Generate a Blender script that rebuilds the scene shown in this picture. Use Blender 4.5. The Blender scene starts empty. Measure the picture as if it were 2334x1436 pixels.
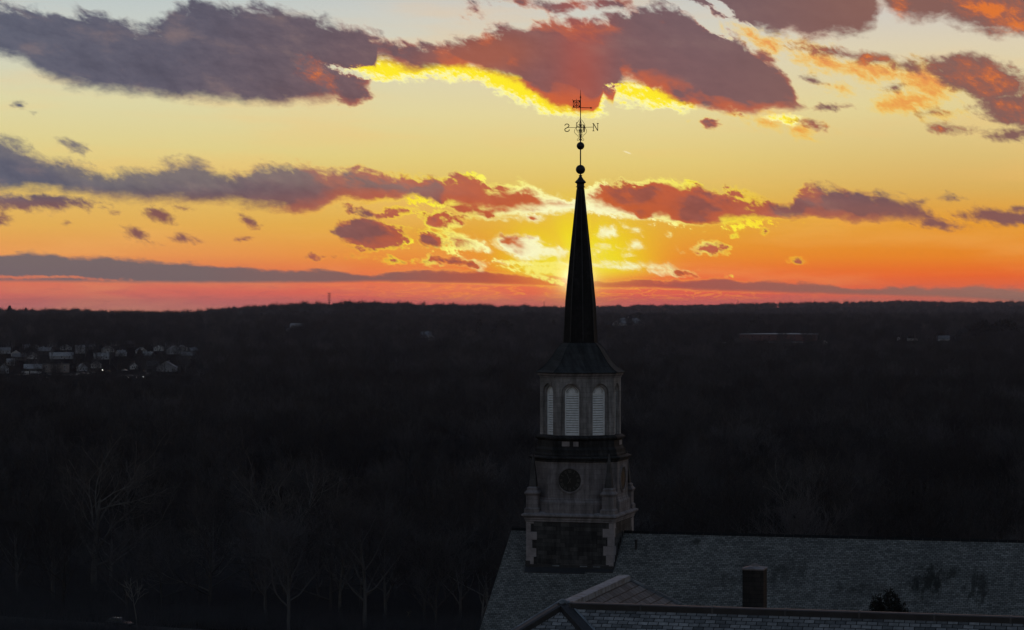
import bpy, bmesh, math, random
import numpy as np
from mathutils import Vector, Matrix, Euler

S = bpy.context.scene
COL = S.collection
R = math.radians

# ---------------------------------------------------------------- camera
CAM_Z = 50.0
FPX = 5800.0                      # focal length, in pixels of a 2334 wide frame
cam_d = bpy.data.cameras.new('camera')
cam = bpy.data.objects.new('camera', cam_d)
COL.objects.link(cam)
cam.location = (0, 0, CAM_Z)
cam.rotation_euler = (R(90), 0, 0)
cam_d.sensor_width = 36.0
cam_d.lens = 36.0 * FPX / 2334.0
cam_d.shift_y = -20.0 / 2334.0
cam_d.clip_start = 1.0
cam_d.clip_end = 60000.0
S.camera = cam

S.view_settings.view_transform = 'Standard'
S.view_settings.look = 'None'
S.view_settings.exposure = 0.0
S.view_settings.gamma = 1.0
S.view_settings.use_curve_mapping = False
S.cycles.use_adaptive_sampling = True
S.cycles.adaptive_threshold = 0.009
S.cycles.use_denoising = True
S.cycles.max_bounces = 6
S.cycles.volume_bounces = 1
S.cycles.sample_clamp_indirect = 4.0

def lin(c):
    out = []
    for v in c[:3]:
        v = v / 255.0
        out.append(v / 12.92 if v <= 0.04045 else ((v + 0.055) / 1.055) ** 2.4)
    return (out[0], out[1], out[2], 1.0)

# ---------------------------------------------------------------- node helper
class NT:
    """tiny expression layer over a node tree"""
    def __init__(self, tree):
        self.t = tree
    def node(self, kind, **kw):
        n = self.t.nodes.new(kind)
        for k, v in kw.items():
            setattr(n, k, v)
        return n
    def put(self, sock, v):
        if isinstance(v, X):
            self.t.links.new(v.s, sock)
        elif v is not None:
            if hasattr(v, '__len__') and len(v) == 3 and sock.type == 'RGBA':
                v = (*v, 1.0)
            sock.default_value = v
    def m(self, op, a, b=None, c=None, clamp=False):
        n = self.node('ShaderNodeMath', operation=op, use_clamp=clamp)
        self.put(n.inputs[0], a)
        if b is not None: self.put(n.inputs[1], b)
        if c is not None: self.put(n.inputs[2], c)
        return X(self, n.outputs[0])
    def vec(self, x, y, z=0.0):
        n = self.node('ShaderNodeCombineXYZ')
        for i, v in enumerate((x, y, z)): self.put(n.inputs[i], v)
        return X(self, n.outputs[0])
    def sep(self, v):
        n = self.node('ShaderNodeSeparateXYZ'); self.put(n.inputs[0], v)
        return [X(self, o) for o in n.outputs]
    def mapr(self, v, a, b, c=0.0, d=1.0, smooth=True):
        n = self.node('ShaderNodeMapRange', interpolation_type='SMOOTHSTEP' if smooth else 'LINEAR')
        n.clamp = True
        for i, q in enumerate((v, a, b, c, d)): self.put(n.inputs[i], q)
        return X(self, n.outputs[0])
    def noise(self, v, scale, detail=2.0, rough=0.5, dims='3D', color=False, distortion=0.0, lac=2.0):
        n = self.node('ShaderNodeTexNoise', noise_dimensions=dims)
        self.put(n.inputs['Vector'], v)
        n.inputs['Scale'].default_value = scale
        n.inputs['Detail'].default_value = detail
        n.inputs['Roughness'].default_value = rough
        n.inputs['Lacunarity'].default_value = lac
        n.inputs['Distortion'].default_value = distortion
        return X(self, n.outputs['Color' if color else 'Fac'])
    def ramp(self, fac, stops, interp='LINEAR'):
        n = self.node('ShaderNodeValToRGB')
        r = n.color_ramp; r.interpolation = interp
        while len(r.elements) > 1: r.elements.remove(r.elements[0])
        for i, (p, c) in enumerate(stops):
            e = r.elements[0] if i == 0 else r.elements.new(p)
            e.position = p; e.color = c
        self.put(n.inputs[0], fac)
        return X(self, n.outputs[0])
    def mix(self, f, a, b, mode='MIX'):
        n = self.node('ShaderNodeMix', data_type='RGBA', blend_type=mode)
        n.clamp_factor = True
        self.put(n.inputs[0], f); self.put(n.inputs[6], a); self.put(n.inputs[7], b)
        return X(self, n.outputs[2])
    def curve(self, v, pts, x0, x1, y0, y1, handle='AUTO'):
        n = self.node('ShaderNodeFloatCurve')
        c = n.mapping.curves[0]
        n.mapping.use_clip = True
        q = [(min(1, max(0, (x - x0) / (x1 - x0))), min(1, max(0, (y - y0) / (y1 - y0)))) for x, y in pts]
        while len(c.points) > 2: c.points.remove(c.points[1])
        c.points[0].location = q[0]; c.points[1].location = q[-1]
        for p in q[1:-1]: c.points.new(*p)
        for p in c.points: p.handle_type = handle
        n.mapping.update()
        self.put(n.inputs['Value'], self.mapr(v, x0, x1, smooth=False))
        return X(self, n.outputs[0]) * (y1 - y0) + y0
class X:
    def __init__(self, nt, s): self.nt = nt; self.s = s
    def __add__(self, o): return self.nt.m('ADD', self, o)
    __radd__ = __add__
    def __sub__(self, o): return self.nt.m('SUBTRACT', self, o)
    def __rsub__(self, o): return self.nt.m('SUBTRACT', o, self)
    def __mul__(self, o): return self.nt.m('MULTIPLY', self, o)
    __rmul__ = __mul__
    def __truediv__(self, o): return self.nt.m('DIVIDE', self, o)
    def __rtruediv__(self, o): return self.nt.m('DIVIDE', o, self)
    def max(self, o): return self.nt.m('MAXIMUM', self, o)
    def min(self, o): return self.nt.m('MINIMUM', self, o)
    def pow(self, o): return self.nt.m('POWER', self, o)

# ---------------------------------------------------------------- sky (world)
SUN_AZ, SUN_EL = 1.45, 0.66        # degrees right of +Y, degrees above the horizon
DEG = FPX * math.pi / 180.0        # sky units: one degree = 101.2 units of the layout tables below
def AZ(u): return (u - 1167.0) / DEG
def EL(w): return (698.0 - w) / DEG

world = bpy.data.worlds.new('World')
S.world = world
world.use_nodes = True
world.cycles.sampling_method = 'MANUAL'
world.cycles.sample_map_resolution = 1024
wt = world.node_tree
wt.nodes.clear()
W = NT(wt)
tc = W.node('ShaderNodeTexCoord')
gen = X(W, tc.outputs['Generated'])
dx, dy, dz = W.sep(gen)
az = W.m('ARCTAN2', dx, dy) * (180 / math.pi)
el = W.m('ARCSINE', dz) * (180 / math.pi)

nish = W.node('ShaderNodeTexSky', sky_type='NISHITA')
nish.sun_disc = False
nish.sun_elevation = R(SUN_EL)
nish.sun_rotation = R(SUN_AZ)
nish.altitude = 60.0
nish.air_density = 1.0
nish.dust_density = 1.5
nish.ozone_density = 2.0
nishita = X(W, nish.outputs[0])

# angular distance to the sun, a little flattened
sa = az - SUN_AZ
se = el - SUN_EL
sd = W.m('SQRT', sa * sa * 0.8 + se * se)

# --- clear sky behind the clouds: three elevation ramps blended across the azimuth
def eramp(stops):
    return W.ramp(W.mapr(el, -0.5, 8.0, smooth=False), [((e + 0.5) / 8.5, lin(c)) for e, c in stops])
r_l = eramp([(-0.5, (170,98,96)), (0.0, (206,116,112)), (0.3, (218,110,96)), (0.8, (226,124,84)), (1.15, (234,152,84)), (1.8, (229,174,86)), (2.6, (226,190,104)), (3.4, (226,208,138)), (4.6, (222,215,168)), (6.0, (204,208,198)), (8.0, (170,188,200))])
r_c = eramp([(-0.5, (178,90,92)), (0.0, (214,102,100)), (0.3, (240,96,76)), (0.7, (242,112,60)), (1.1, (238,142,50)), (1.7, (232,168,58)), (2.5, (228,190,92)), (3.3, (229,205,124)), (4.3, (229,214,156)), (5.6, (220,212,184)), (6.6, (208,206,196)), (8.0, (170,184,196))])
r_r = eramp([(-0.5, (170,96,92)), (0.0, (204,110,98)), (0.3, (222,104,76)), (0.7, (236,104,44)), (1.1, (234,134,40)), (1.9, (229,156,48)), (2.6, (221,176,92)), (3.4, (222,192,120)), (4.5, (227,210,152)), (5.8, (222,208,178)), (6.6, (208,202,194)), (8.0, (170,184,196))])
clear = W.mix(W.mapr(az, -9.0, 0.5), r_l, r_c)
clear = W.mix(W.mapr(az, 2.0, 10.0), clear, r_r)
# thin high veil: faint streaks
vv = W.vec(az * 0.16 + el * 0.1, el * 1.1)
veil = W.noise(vv, 1.0, 5, 0.55, '2D')
clear = W.mix(W.mapr(veil, 0.45, 0.75, 0, 0.22), clear, lin((250,190,110)), 'MIX')
# glow round the sun
g1 = W.m('EXPONENT', (sd / 1.50).pow(3.2) * -1.0)
rays = W.noise(W.vec(W.m('ARCTAN2', sa, se) * 1.6, 3.0), 1.5, 1.0, 0.5, '2D')
above = W.mapr(el, 0.45, 0.95)
clear = W.mix(g1 * above * W.mapr(rays, 0.25, 0.6, 0.75, 1.2), clear, lin((242,218,24)))
g2 = W.m('EXPONENT', (sd / 0.36).pow(2.0) * -1.0)
clear = W.mix(g2 * 0.9, clear, lin((255,246,120)))

# --- cloud edge noise
sk = az + el * 0.75
wob = W.noise(W.vec(sk * 0.9, el * 1.3), 1.0, 2.0, 0.5, '2D') - 0.5
fin = W.noise(W.vec(sk * 1.0, el * 1.35, 0.0), 2.3, 7.0, 0.60, '2D', distortion=0.25) - 0.5
bot = W.noise(W.vec(az * 0.8 + 31.7, el * 1.6), 2.2, 6.0, 0.55, '2D', distortion=0.15) - 0.5
hi = W.noise(W.vec(sk * 1.0 + 7.1, el * 1.25), 9.0, 4.0, 0.6, '2D') - 0.5
U0, U1, E0, E1 = AZ(-900), AZ(3234), EL(820), EL(-400)
def edge(pts):
    return W.curve(az, [(AZ(u), EL(w)) for u, w in pts], U0, U1, E0, E1)
def bank(top, bottom, nt, nb, u0=None, u1=None):
    """signed depth (deg) inside a cloud bank given by its upper and lower outline"""
    t = edge(top) - el + nt
    b = el - edge(bottom) + nb
    d = t.min(b)
    if u0 is not None: d = d.min(az - AZ(u0) + nt)
    if u1 is not None: d = d.min(AZ(u1) - az + nt)
    return d
qv = W.vec(az + wob * 0.25, el + wob * 0.18)
def puff(u, w, ru, rw, rot=0.0):
    """signed depth (deg) inside one small cloud"""
    rm = min(ru, rw)
    k = 1.0 + max(1.0, 85.0 / rm)
    n = W.node('ShaderNodeTexGradient', gradient_type='SPHERICAL')
    W.put(n.inputs[0], qv)
    tm = n.texture_mapping
    tm.vector_type = 'TEXTURE'
    tm.translation = (AZ(u), EL(w), 0)
    tm.rotation = (0, 0, R(rot))
    tm.scale = (k * ru / DEG, k * rw / DEG, k)
    q = rm * 1.15 / DEG
    return W.m('MULTIPLY_ADD', X(W, n.outputs['Fac']), k * q, -(k - 1.0) * q)
def union(gen):
    d = None                       # one at a time: keeps the shader's stack small
    for q in gen: d = q if d is None else d.max(q)
    return d

nt_big = wob * 0.40 + fin * 0.78 + hi * 0.16 + 0.05
nt_mid = wob * 0.22 + fin * 0.56 + hi * 0.18 + 0.09
nb_flat = bot * 0.34 + hi * 0.09 + 0.03
nb_mid = bot * 0.50 + hi * 0.10
n_puff = fin * 0.42 + bot * 0.16 + hi * 0.12

top_bank = bank(
    [(-900,20),(-300,5),(0,14),(60,22),(130,30),(200,32),(240,22),(290,44),(330,54),(365,48),(405,10),(450,-6),(520,8),(600,14),(680,22),(740,36),(790,56),(850,66),(905,92),(960,102),(1010,92),(1060,84),(1110,70),(1160,56),(1210,48),(1270,38),(1330,42),(1390,34),(1440,20),(1500,2),(1560,14),(1620,52),(1690,88),(1750,124),(1795,172),(1815,226),(1845,262),(1900,330)],
    [(-900,140),(0,146),(60,164),(120,196),(170,214),(240,225),(330,234),(430,241),(520,246),(600,248),(700,246),(770,238),(825,228),(843,205),(850,165),(862,150),(890,152),(930,172),(990,164),(1050,160),(1110,172),(1175,186),(1205,212),(1240,238),(1280,256),(1320,266),(1360,270),(1390,262),(1400,226),(1388,198),(1420,190),(1465,202),(1520,226),(1580,252),(1650,264),(1720,267),(1790,263),(1850,254),(1900,240)],
    nt_big, nb_flat, None, 1850)
upper_right = union([
    bank([(-900,-400),(3234,-400)], [(1300,-60),(1440,-22),(1520,10),(1600,52),(1680,84),(1740,92),(1800,98),(1860,106),(1930,100),(1985,84),(2010,30),(2030,-40)], nt_big, nb_mid * 1.2, 1380, 2015),
    bank([(-900,-400),(3234,-400)], [(1960,-60),(1995,0),(2030,58),(2080,72),(2130,70),(2190,86),(2250,106),(2300,112),(2360,108),(2700,130),(3234,100)], nt_big, nb_mid * 1.2, 1985, None)])
mid_left = bank(
    [(-900,340),(-300,300),(0,318),(60,336),(110,366),(165,376),(215,392),(255,402),(300,392),(350,388),(400,376),(445,372),(490,392),(540,402),(600,382),(650,386),(700,382),(740,392),(780,396),(830,392),(880,408),(930,410),(1000,412),(1050,402),(1090,412),(1115,432),(1150,430),(1190,428),(1230,450),(1275,463),(1318,468),(1400,500)],
    [(-900,450),(0,444),(150,446),(250,462),(400,467),(540,469),(640,481),(715,490),(740,472),(780,456),(850,462),(905,453),(950,441),(990,456),(1030,474),(1070,488),(1160,490),(1210,485),(1260,481),(1318,476),(1400,470)],
    nt_mid + 0.07, nb_flat + 0.05, None, 1318)
mid_right = bank(
    [(1200,520),(1335,448),(1352,430),(1400,424),(1450,421),(1520,418),(1580,424),(1620,444),(1650,452),(1680,460),(1720,462),(1760,464),(1790,472),(1815,448),(1850,434),(1900,436),(1950,442),(2000,444),(2040,456),(2080,470),(2110,486),(2150,508),(2200,526),(2300,560)],
    [(1200,450),(1335,468),(1352,480),(1400,494),(1450,499),(1520,509),(1580,513),(1640,510),(1700,507),(1760,502),(1850,505),(1950,512),(2000,515),(2050,513),(2100,518),(2200,524),(2300,500)],
    nt_mid + 0.05, nb_flat + 0.02, 1335, 2195)
puffs = union(puff(*p) for p in [
    (800,215,50,30,6), (1000,436,70,26,-8), (1085,448,74,34,-10), (1180,452,80,32,-10), (1255,470,70,13,-4), (1085,28,36,12,-45), (1190,8,74,14,-6), (1290,16,84,15,0), (1385,8,60,16), (1140,66,50,9,-20),
    (90,466,175,24,-1), (2,508,46,20), (372,496,44,15,-12), (317,540,40,15,-24), (424,543,36,13,-22), (575,506,32,10,-22), (557,548,20,8), (165,511,13,7), (708,588,20,9), (425,474,26,7), (268,490,10,6), (172,338,38,16,-15), (95,262,12,6), (60,250,22,8),
    (845,536,88,36,-6), (832,490,46,15,-14), (890,488,26,12,-22), (918,480,38,10), (1000,500,44,22,-8), (994,548,44,20,-10), (1062,554,58,18,-22), (1188,562,72,30,-8), (1262,572,40,16,-12), (1368,571,18,9),
    (880,590,78,8,-2), (1030,598,130,9,-3), (1110,494,70,12), (1210,500,30,8),
    (1688,440,36,12,-12), (2160,456,22,9), (2095,460,24,8), (2296,500,130,24,-4), (2320,484,46,14), (2130,508,70,14,-8),
    (1390,530,27,11,-6), (1446,560,20,9,-10), (1452,522,12,7), (1428,518,12,6), (1525,534,11,7), (1615,567,46,14,-2), (1812,598,10,4), (1668,538,7,5), (1444,577,8,5), (1740,530,8,5),
    (1410,606,100,9,-4), (1500,610,48,10,-6), (1545,622,70,8,-4),
    (1940,134,150,17,-9), (2060,160,60,18,-5), (2222,188,140,52,-14), (2292,256,92,44,-8), (2036,204,22,12), (2112,264,46,10,4), (2154,302,58,14,-6), (2300,313,80,19,2), (1846,291,40,15,-18), (1604,283,28,9,-4), (1896,250,46,9,4), (1690,262,16,8), (2220,250,30,10), (1850,190,44,10,-14),
    (-150,520,120,22), (-320,250,200,30), (2600,330,140,30), (2750,470,220,34), (2500,220,120,34)]) + n_puff + 0.03
puffs = puffs * W.mapr(sd, 1.4, 3.6, 0.55, 1.7)
streaks = union(puff(*p) for p in [(1175,602,130,6,-4), (1245,604,90,7,1), (1250,619,90,9,-9), (1150,612,60,5,-8), (1236,630,62,7,-17), (1262,610,40,7,-4)]) + hi * 0.16 + bot * 0.12
backlit = union(puff(*p) for p in [(985,410,62,16,-4), (1080,410,52,26,-24), (1180,428,50,14,-22), (1290,462,70,16,-6), (1375,432,62,26,12), (1480,418,90,10), (1580,426,60,12,-20), (965,455,80,22,-14), (1110,496,64,12), (1210,490,110,8), (1345,478,70,20,-14), (1530,510,95,14,-8), (1700,514,100,17,4), (1850,512,190,8,-4), (1830,444,38,18,30), (1720,468,50,8), (1000,500,52,26,-8), (915,548,50,20,-4), (1010,562,70,20,-8), (1085,560,50,20,-26), (1190,562,78,34,-6), (1270,572,44,16), (1345,570,30,10), (1390,530,32,13,-6), (1615,568,50,17,-2), (940,480,80,12,-6)]) + fin * 0.46 + hi * 0.34 + bot * 0.12 - 0.085
amber = union(puff(*p) for p in [(1860,140,120,30,-12), (1990,165,190,34,-6), (2110,190,120,46,-14), (2060,240,90,40,-10), (2120,268,70,20), (2070,205,60,20), (1900,205,60,18,-10), (1770,280,110,26,-6), (1820,300,60,24,-20), (1740,100,90,34,-24), (1850,118,80,24,-8)]) + fin * 0.75 + hi * 0.25 + 0.03

slit = union(puff(*p) for p in [(1600,44,64,15,-34), (1556,16,40,11,-36), (1700,74,60,13,-22), (1640,22,30,10,-40), (824,165,46,8,-5), (1440,206,40,9,-4)]) + hi * 0.16 + fin * 0.30
T = union([top_bank, upper_right, mid_left, mid_right, puffs]).min(slit * -4.0)

# --- cloud colours
mott = W.noise(W.vec(sk * 0.55, el * 1.0), 1.6, 5.0, 0.58, '2D')
sdn = W.mapr(sd, 0.0, 14.0, smooth=False)
core = W.ramp(sdn, [(q / 14, lin(c)) for q, c in [(0, (204,84,40)), (1.2, (172,84,56)), (2.2, (160,88,72)), (3.4, (150,90,82)), (4.6, (136,90,88)), (6.0, (120,93,97)), (7.5, (106,92,101)), (9.5, (97,93,107)), (14, (98,102,118))]])
bil = W.noise(W.vec(sk * 0.8 + 3.0, el * 1.3), 4.0, 5.0, 0.62, '2D')
core = W.mix(0.75, core, W.ramp(bil, [(0.28, (0.88,0.88,0.90,1)), (0.5, (1,1,1,1)), (0.72, (1.12,1.09,1.06,1))]), 'MULTIPLY')
core = W.mix(0.55, core, W.ramp(mott, [(0.25, (0.70,0.70,0.73,1)), (0.5, (1,1,1,1)), (0.75, (1.06,1.03,1.0,1))]), 'MULTIPLY')
core = W.mix(W.mapr(mott, 0.50, 0.85, 0, 0.30), core, lin((172,142,130)))
core = W.mix(W.mapr(el, 3.2, 4.6) * W.mapr(az, -1.5, 4.5) * 0.55, core, lin((122,96,100)))
core = W.mix(W.mapr(az, 3.5, 8.5) * W.mapr(el, 2.6, 3.6) * 0.62, core, lin((148,98,80)))
core = W.mix(W.mapr(el, 2.7, 2.0) * W.mapr(sd, 3.0, 7.0) * 0.72, core, lin((146,90,78)))
crest = W.mapr(edge([(-900,340),(0,318),(240,395),(640,385),(940,410),(1150,430),(1318,468),(3234,480)]) - el + fin * 0.5, 0.02, 0.62, 1.0, 0.0) * W.mapr(el, 4.4, 3.9) * W.mapr(az, 1.0, -3.0)
core = W.mix(crest * 0.42, core, lin((150,138,128)))
core = W.mix(W.m('EXPONENT', ((sa - 0.1) / 0.62).pow(2.0) * -1.0) * W.mapr(el, 2.5, 4.2) * 0.42, core, lin((196,84,58)))
core = W.mix(W.mapr(puff(1095,130,230,90,10), 0.0, 0.9) * 0.5, core, lin((188,98,62)))
# soft orange light that reaches into the cloud from thin places
rim_c = W.ramp(sdn, [(q / 14, lin(c)) for q, c in [(0, (255,253,220)), (1.6, (255,252,196)), (2.5, (255,248,128)), (3.3, (255,240,62)), (4.2, (252,212,50)), (5.4, (247,170,62)), (7.0, (240,156,84)), (9.5, (224,164,122)), (14, (196,164,140))]])
glow_c = W.ramp(sdn, [(q / 14, lin(c)) for q, c in [(0, (250,120,20)), (2.6, (238,104,28)), (4.6, (226,104,48)), (7.0, (190,108,82)), (10, (140,112,108)), (14, (120,110,112))]])
rimw = W.mapr(sd, 0.3, 7.0, 0.235, 0.045, smooth=False)
lit_n = W.mapr(W.noise(W.vec(sk * 0.7 + 11.0, el * 1.1), 1.3, 3.0, 0.5, '2D'), 0.30, 0.64, 0.22, 1.45)
rim = W.mapr(T / (rimw * lit_n), 0.30, 1.35, 1.0, 0.0)
glow = W.mapr(T / (rimw * lit_n), 1.0, 5.0, 1.0, 0.0)
litp = union(puff(*p) for p in [(722,178,62,34,-30), (745,215,34,16), (2250,40,120,44,-24), (2310,66,90,40), (2050,40,34,40), (1950,136,130,26,-9), (2240,190,120,40,-12), (2300,258,70,30), (2150,302,60,16), (1846,291,44,18), (2110,262,60,12)])
lit = W.mapr(litp + fin * 1.15 + hi * 0.4, -0.06, 0.62)
core = W.mix(glow * (W.mapr(sd, 1.0, 11.0, 0.40, 0.38) + W.mapr(el, 3.6, 4.6) * W.mapr(W.m('ABSOLUTE', sa), 3.0, 7.0, 0.24, 0.0)), core, glow_c)
core = W.mix(lit * 0.74, core, W.mix(W.mapr(lit, 0.35, 1.0), lin((206,104,58)), lin((244,126,36))))
cloud = W.mix(rim * W.mapr(sd, 3.6, 12.5, 1.0, 0.40), core, rim_c)
alpha = W.mapr(T, -0.015, W.mapr(sd, 1.0, 8.0, 0.085, 0.36, smooth=False))

# --- low stratus along the horizon
st_n = W.noise(W.vec(az * 0.8 + el * 0.5, el * 2.4), 2.4, 6.0, 0.58, '2D') - 0.5
strat = bank(
    [(-900,560),(0,582),(30,584),(85,577),(130,582),(190,590),(250,587),(330,595),(420,600),(500,607),(580,612),(650,619),(740,614),(800,622),(860,627),(900,620),(960,617),(1050,617),(1150,624),(1250,630),(1320,634),(1400,642),(1450,637),(1500,642),(1600,638),(1650,634),(1700,642),(1760,642),(1850,647),(1950,657),(2050,654),(2150,657),(2220,654),(2334,662),(3234,668)],
    [(-900,650),(0,642),(200,643),(400,645),(700,645),(900,643),(1000,645),(1100,647),(1200,650),(1350,655),(1500,657),(1600,662),(1700,665),(1850,670),(2000,674),(2200,681),(2334,690),(3234,705)],
    st_n * 0.20 + hi * 0.05 + 0.035, st_n * 0.04 + 0.03)
strat_c = W.ramp(W.mapr(az, -12.0, 12.0, smooth=False), [((q + 12) / 24, lin(c)) for q, c in [(-12, (108,102,108)), (-7, (110,101,104)), (-3, (132,96,92)), (-0.6, (180,88,68)), (1.1, (236,92,48)), (1.9, (204,84,62)), (4.0, (166,90,80)), (7.5, (150,102,90)), (12, (156,116,102))]])
strat_a = W.mapr(strat, -0.02, 0.10) * 0.94
strat_rim = W.mapr(strat, 0.0, 0.055, 1.0, 0.0) * W.mapr(sd, 1.0, 10.0, 1.0, 0.0)
strat_c = W.mix(strat_rim, strat_c, W.mix(W.mapr(sd, 1.0, 5.0), lin((255,226,70)), lin((248,128,70))))
# pink layer under it: faint scalloped veils and thin bright threads near the sun
thr = W.noise(W.vec(az * 0.9, el * 5.0), 1.5, 6.0, 0.62, '2D', distortion=0.4)
line = W.m('ABSOLUTE', thr - 0.5)
pink = W.mapr(el, 0.62, 0.45) * W.mapr(line, 0.0, 0.045, 1.0, 0.0) * W.mapr(W.m('ABSOLUTE', sa), 0.8, 7.0, 0.95, 0.0)
clear = W.mix(pink * W.mapr(el, 0.08, 0.22), clear, lin((255,152,62)))
clear = W.mix(W.mapr(el, 0.6, 0.4) * W.mapr(thr, 0.5, 0.72, 0.0, 0.30) * W.mapr(W.m('ABSOLUTE', sa), 1.0, 7.0, 0.25, 1.0), clear, lin((186,100,98)))

gap = W.mapr(puff(60,633,330,6,-2) + hi * 0.08, 0.0, 0.06) * 0.8
sky = W.mix(strat_a * (1.0 - gap), clear, strat_c)
sky = W.mix(W.mapr(streaks, 0.0, 0.05) * 0.95, sky, lin((255,242,120)))
# strips of sunlit cloud along the underside of the big bank
n_st = bot * 0.40 + hi * 0.22 + fin * 0.34
strip = union([
    bank([(700,120),(1000,130),(1400,190)], [(740,142),(775,160),(800,170),(850,186),(900,196),(1000,188),(1080,196),(1110,208),(1150,226),(1200,252),(1260,268),(1340,274),(1390,268),(1420,240)], n_st, n_st - 0.03, 770, 1385),
    bank([(1300,180),(1700,190)], [(1300,230),(1395,238),(1420,243),(1480,247),(1560,259),(1620,260),(1700,250)], n_st, n_st, 1392, 1600),
    bank([(1500,262),(2000,262)], [(1500,250),(1700,264),(1760,284),(1800,298),(1850,264),(2000,250)], n_st, n_st - 0.05, 1700, 1860)])
sky = W.mix(W.mapr(amber, 0.0, 0.36) * 0.86, sky, W.mix(W.mapr(amber, 0.12, 0.5), lin((246,204,86)), lin((236,142,56))))
sky = W.mix(W.mapr(backlit, -0.01, 0.09), sky, rim_c)
strip_c = W.mix(W.mapr(strip + hi * 0.3, 0.02, 0.26), lin((255,250,176)), lin((255,234,44)))
sky = W.mix(W.mapr(strip, -0.02, 0.11), sky, strip_c)
sky = W.mix(W.mapr(puff(1430,348,15,2.2,-14) + hi * 0.02, 0.0, 0.02) * 0.7, sky, lin((252,240,200)))
sky = W.mix(alpha, sky, cloud)
g4 = W.m('EXPONENT', (sd / 0.85).pow(2.0) * -1.0)
sky = W.mix(g4 * 0.50 * W.mapr(el, 0.35, 0.75, 0.35, 1.0), sky, lin((255,232,84)))
g3 = W.m('EXPONENT', (sd / 0.25).pow(2.0) * -1.0)
sky = W.mix(g3, sky, (1.6, 1.35, 0.75, 1.0))

# the painted-by-cloud part of the sky gives way to the plain dusk sky away from the sunset
vd = W.m('SQRT', (az * 0.55).pow(2.0) + (el - 1.0).pow(2.0))
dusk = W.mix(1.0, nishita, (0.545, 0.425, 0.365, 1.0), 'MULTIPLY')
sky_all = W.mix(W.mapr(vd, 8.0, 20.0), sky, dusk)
bg = W.node('ShaderNodeBackground')
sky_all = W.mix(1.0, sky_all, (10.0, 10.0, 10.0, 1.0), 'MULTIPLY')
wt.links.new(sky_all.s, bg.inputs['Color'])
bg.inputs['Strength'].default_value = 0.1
out = W.node('ShaderNodeOutputWorld')
wt.links.new(bg.outputs[0], out.inputs[0])

# ---------------------------------------------------------------- sun
sun_d = bpy.data.lights.new('sun', 'SUN')
sun_d.energy = 0.14
sun_d.angle = R(0.55)
sun_d.color = (1.0, 0.32, 0.10)
sun = bpy.data.objects.new('sun', sun_d)
COL.objects.link(sun)
sdir = Vector((math.sin(R(SUN_AZ)) * math.cos(R(SUN_EL)), math.cos(R(SUN_AZ)) * math.cos(R(SUN_EL)), math.sin(R(SUN_EL))))
sun.rotation_euler = sdir.to_track_quat('Z', 'Y').to_euler()

# ================================================================ helpers
def link(name, data, parent=None):
    o = bpy.data.objects.new(name, data)
    COL.objects.link(o)
    if parent is not None: o.parent = parent
    return o
def tag(o, label, cat, group=None):
    o['label'] = label; o['category'] = cat
    if group: o['group'] = group
    return o
def thing(name, label, cat, loc=(0, 0, 0), rz=0.0, group=None):
    o = link(name, None)
    o.location = loc; o.rotation_euler = (0, 0, rz)
    return tag(o, label, cat, group)
def part(name, bm, mat, parent=None, smooth=False, label=None):
    me = bpy.data.meshes.new(name)
    bm.normal_update()
    bm.to_mesh(me); bm.free()
    if mat is not None: me.materials.append(mat)
    if smooth:
        for p in me.polygons: p.use_smooth = True
    o = link(name, me, parent)
    if label: o['label'] = label
    return o
def new(): return bmesh.new()

def box(bm, x0, x1, y0, y1, z0, z1, M=None):
    co = [(x, y, z) for z in (z0, z1) for y in (y0, y1) for x in (x0, x1)]
    if M is not None: co = [M @ Vector(c) for c in co]
    v = [bm.verts.new(c) for c in co]
    for f in ((0, 2, 3, 1), (4, 5, 7, 6), (0, 1, 5, 4), (2, 6, 7, 3), (0, 4, 6, 2), (1, 3, 7, 5)):
        bm.faces.new([v[i] for i in f])
def loft(bm, rings, cap0=True, cap1=True, closed=True):
    vr = [[bm.verts.new(p) for p in r] for r in rings]
    n = len(vr[0])
    for a, b in zip(vr, vr[1:]):
        for i in range(n if closed else n - 1):
            j = (i + 1) % n
            bm.faces.new((a[i], a[j], b[j], b[i]))
    if cap0: bm.faces.new(vr[0][::-1])
    if cap1: bm.faces.new(vr[-1])
def sq(h, z, cx=0.0, cy=0.0):
    return [(cx - h, cy - h, z), (cx + h, cy - h, z), (cx + h, cy + h, z), (cx - h, cy + h, z)]
def octo(h, z, c=None):
    """octagon with faces square to the axes: apothem h, corner cut c"""
    if c is None: c = h * (2 - math.sqrt(2))
    k = h - c
    return [(-k, -h, z), (k, -h, z), (h, -k, z), (h, k, z), (k, h, z), (-k, h, z), (-h, k, z), (-h, -k, z)]
def circ(r, z, n=16, cx=0, cy=0):
    return [(cx + r * math.cos(2 * math.pi * i / n), cy + r * math.sin(2 * math.pi * i / n), z) for i in range(n)]
def ball(bm, c, r, seg=20, rings=12):
    bmesh.ops.create_uvsphere(bm, u_segments=seg, v_segments=rings, radius=r, matrix=Matrix.Translation(c))
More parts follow.
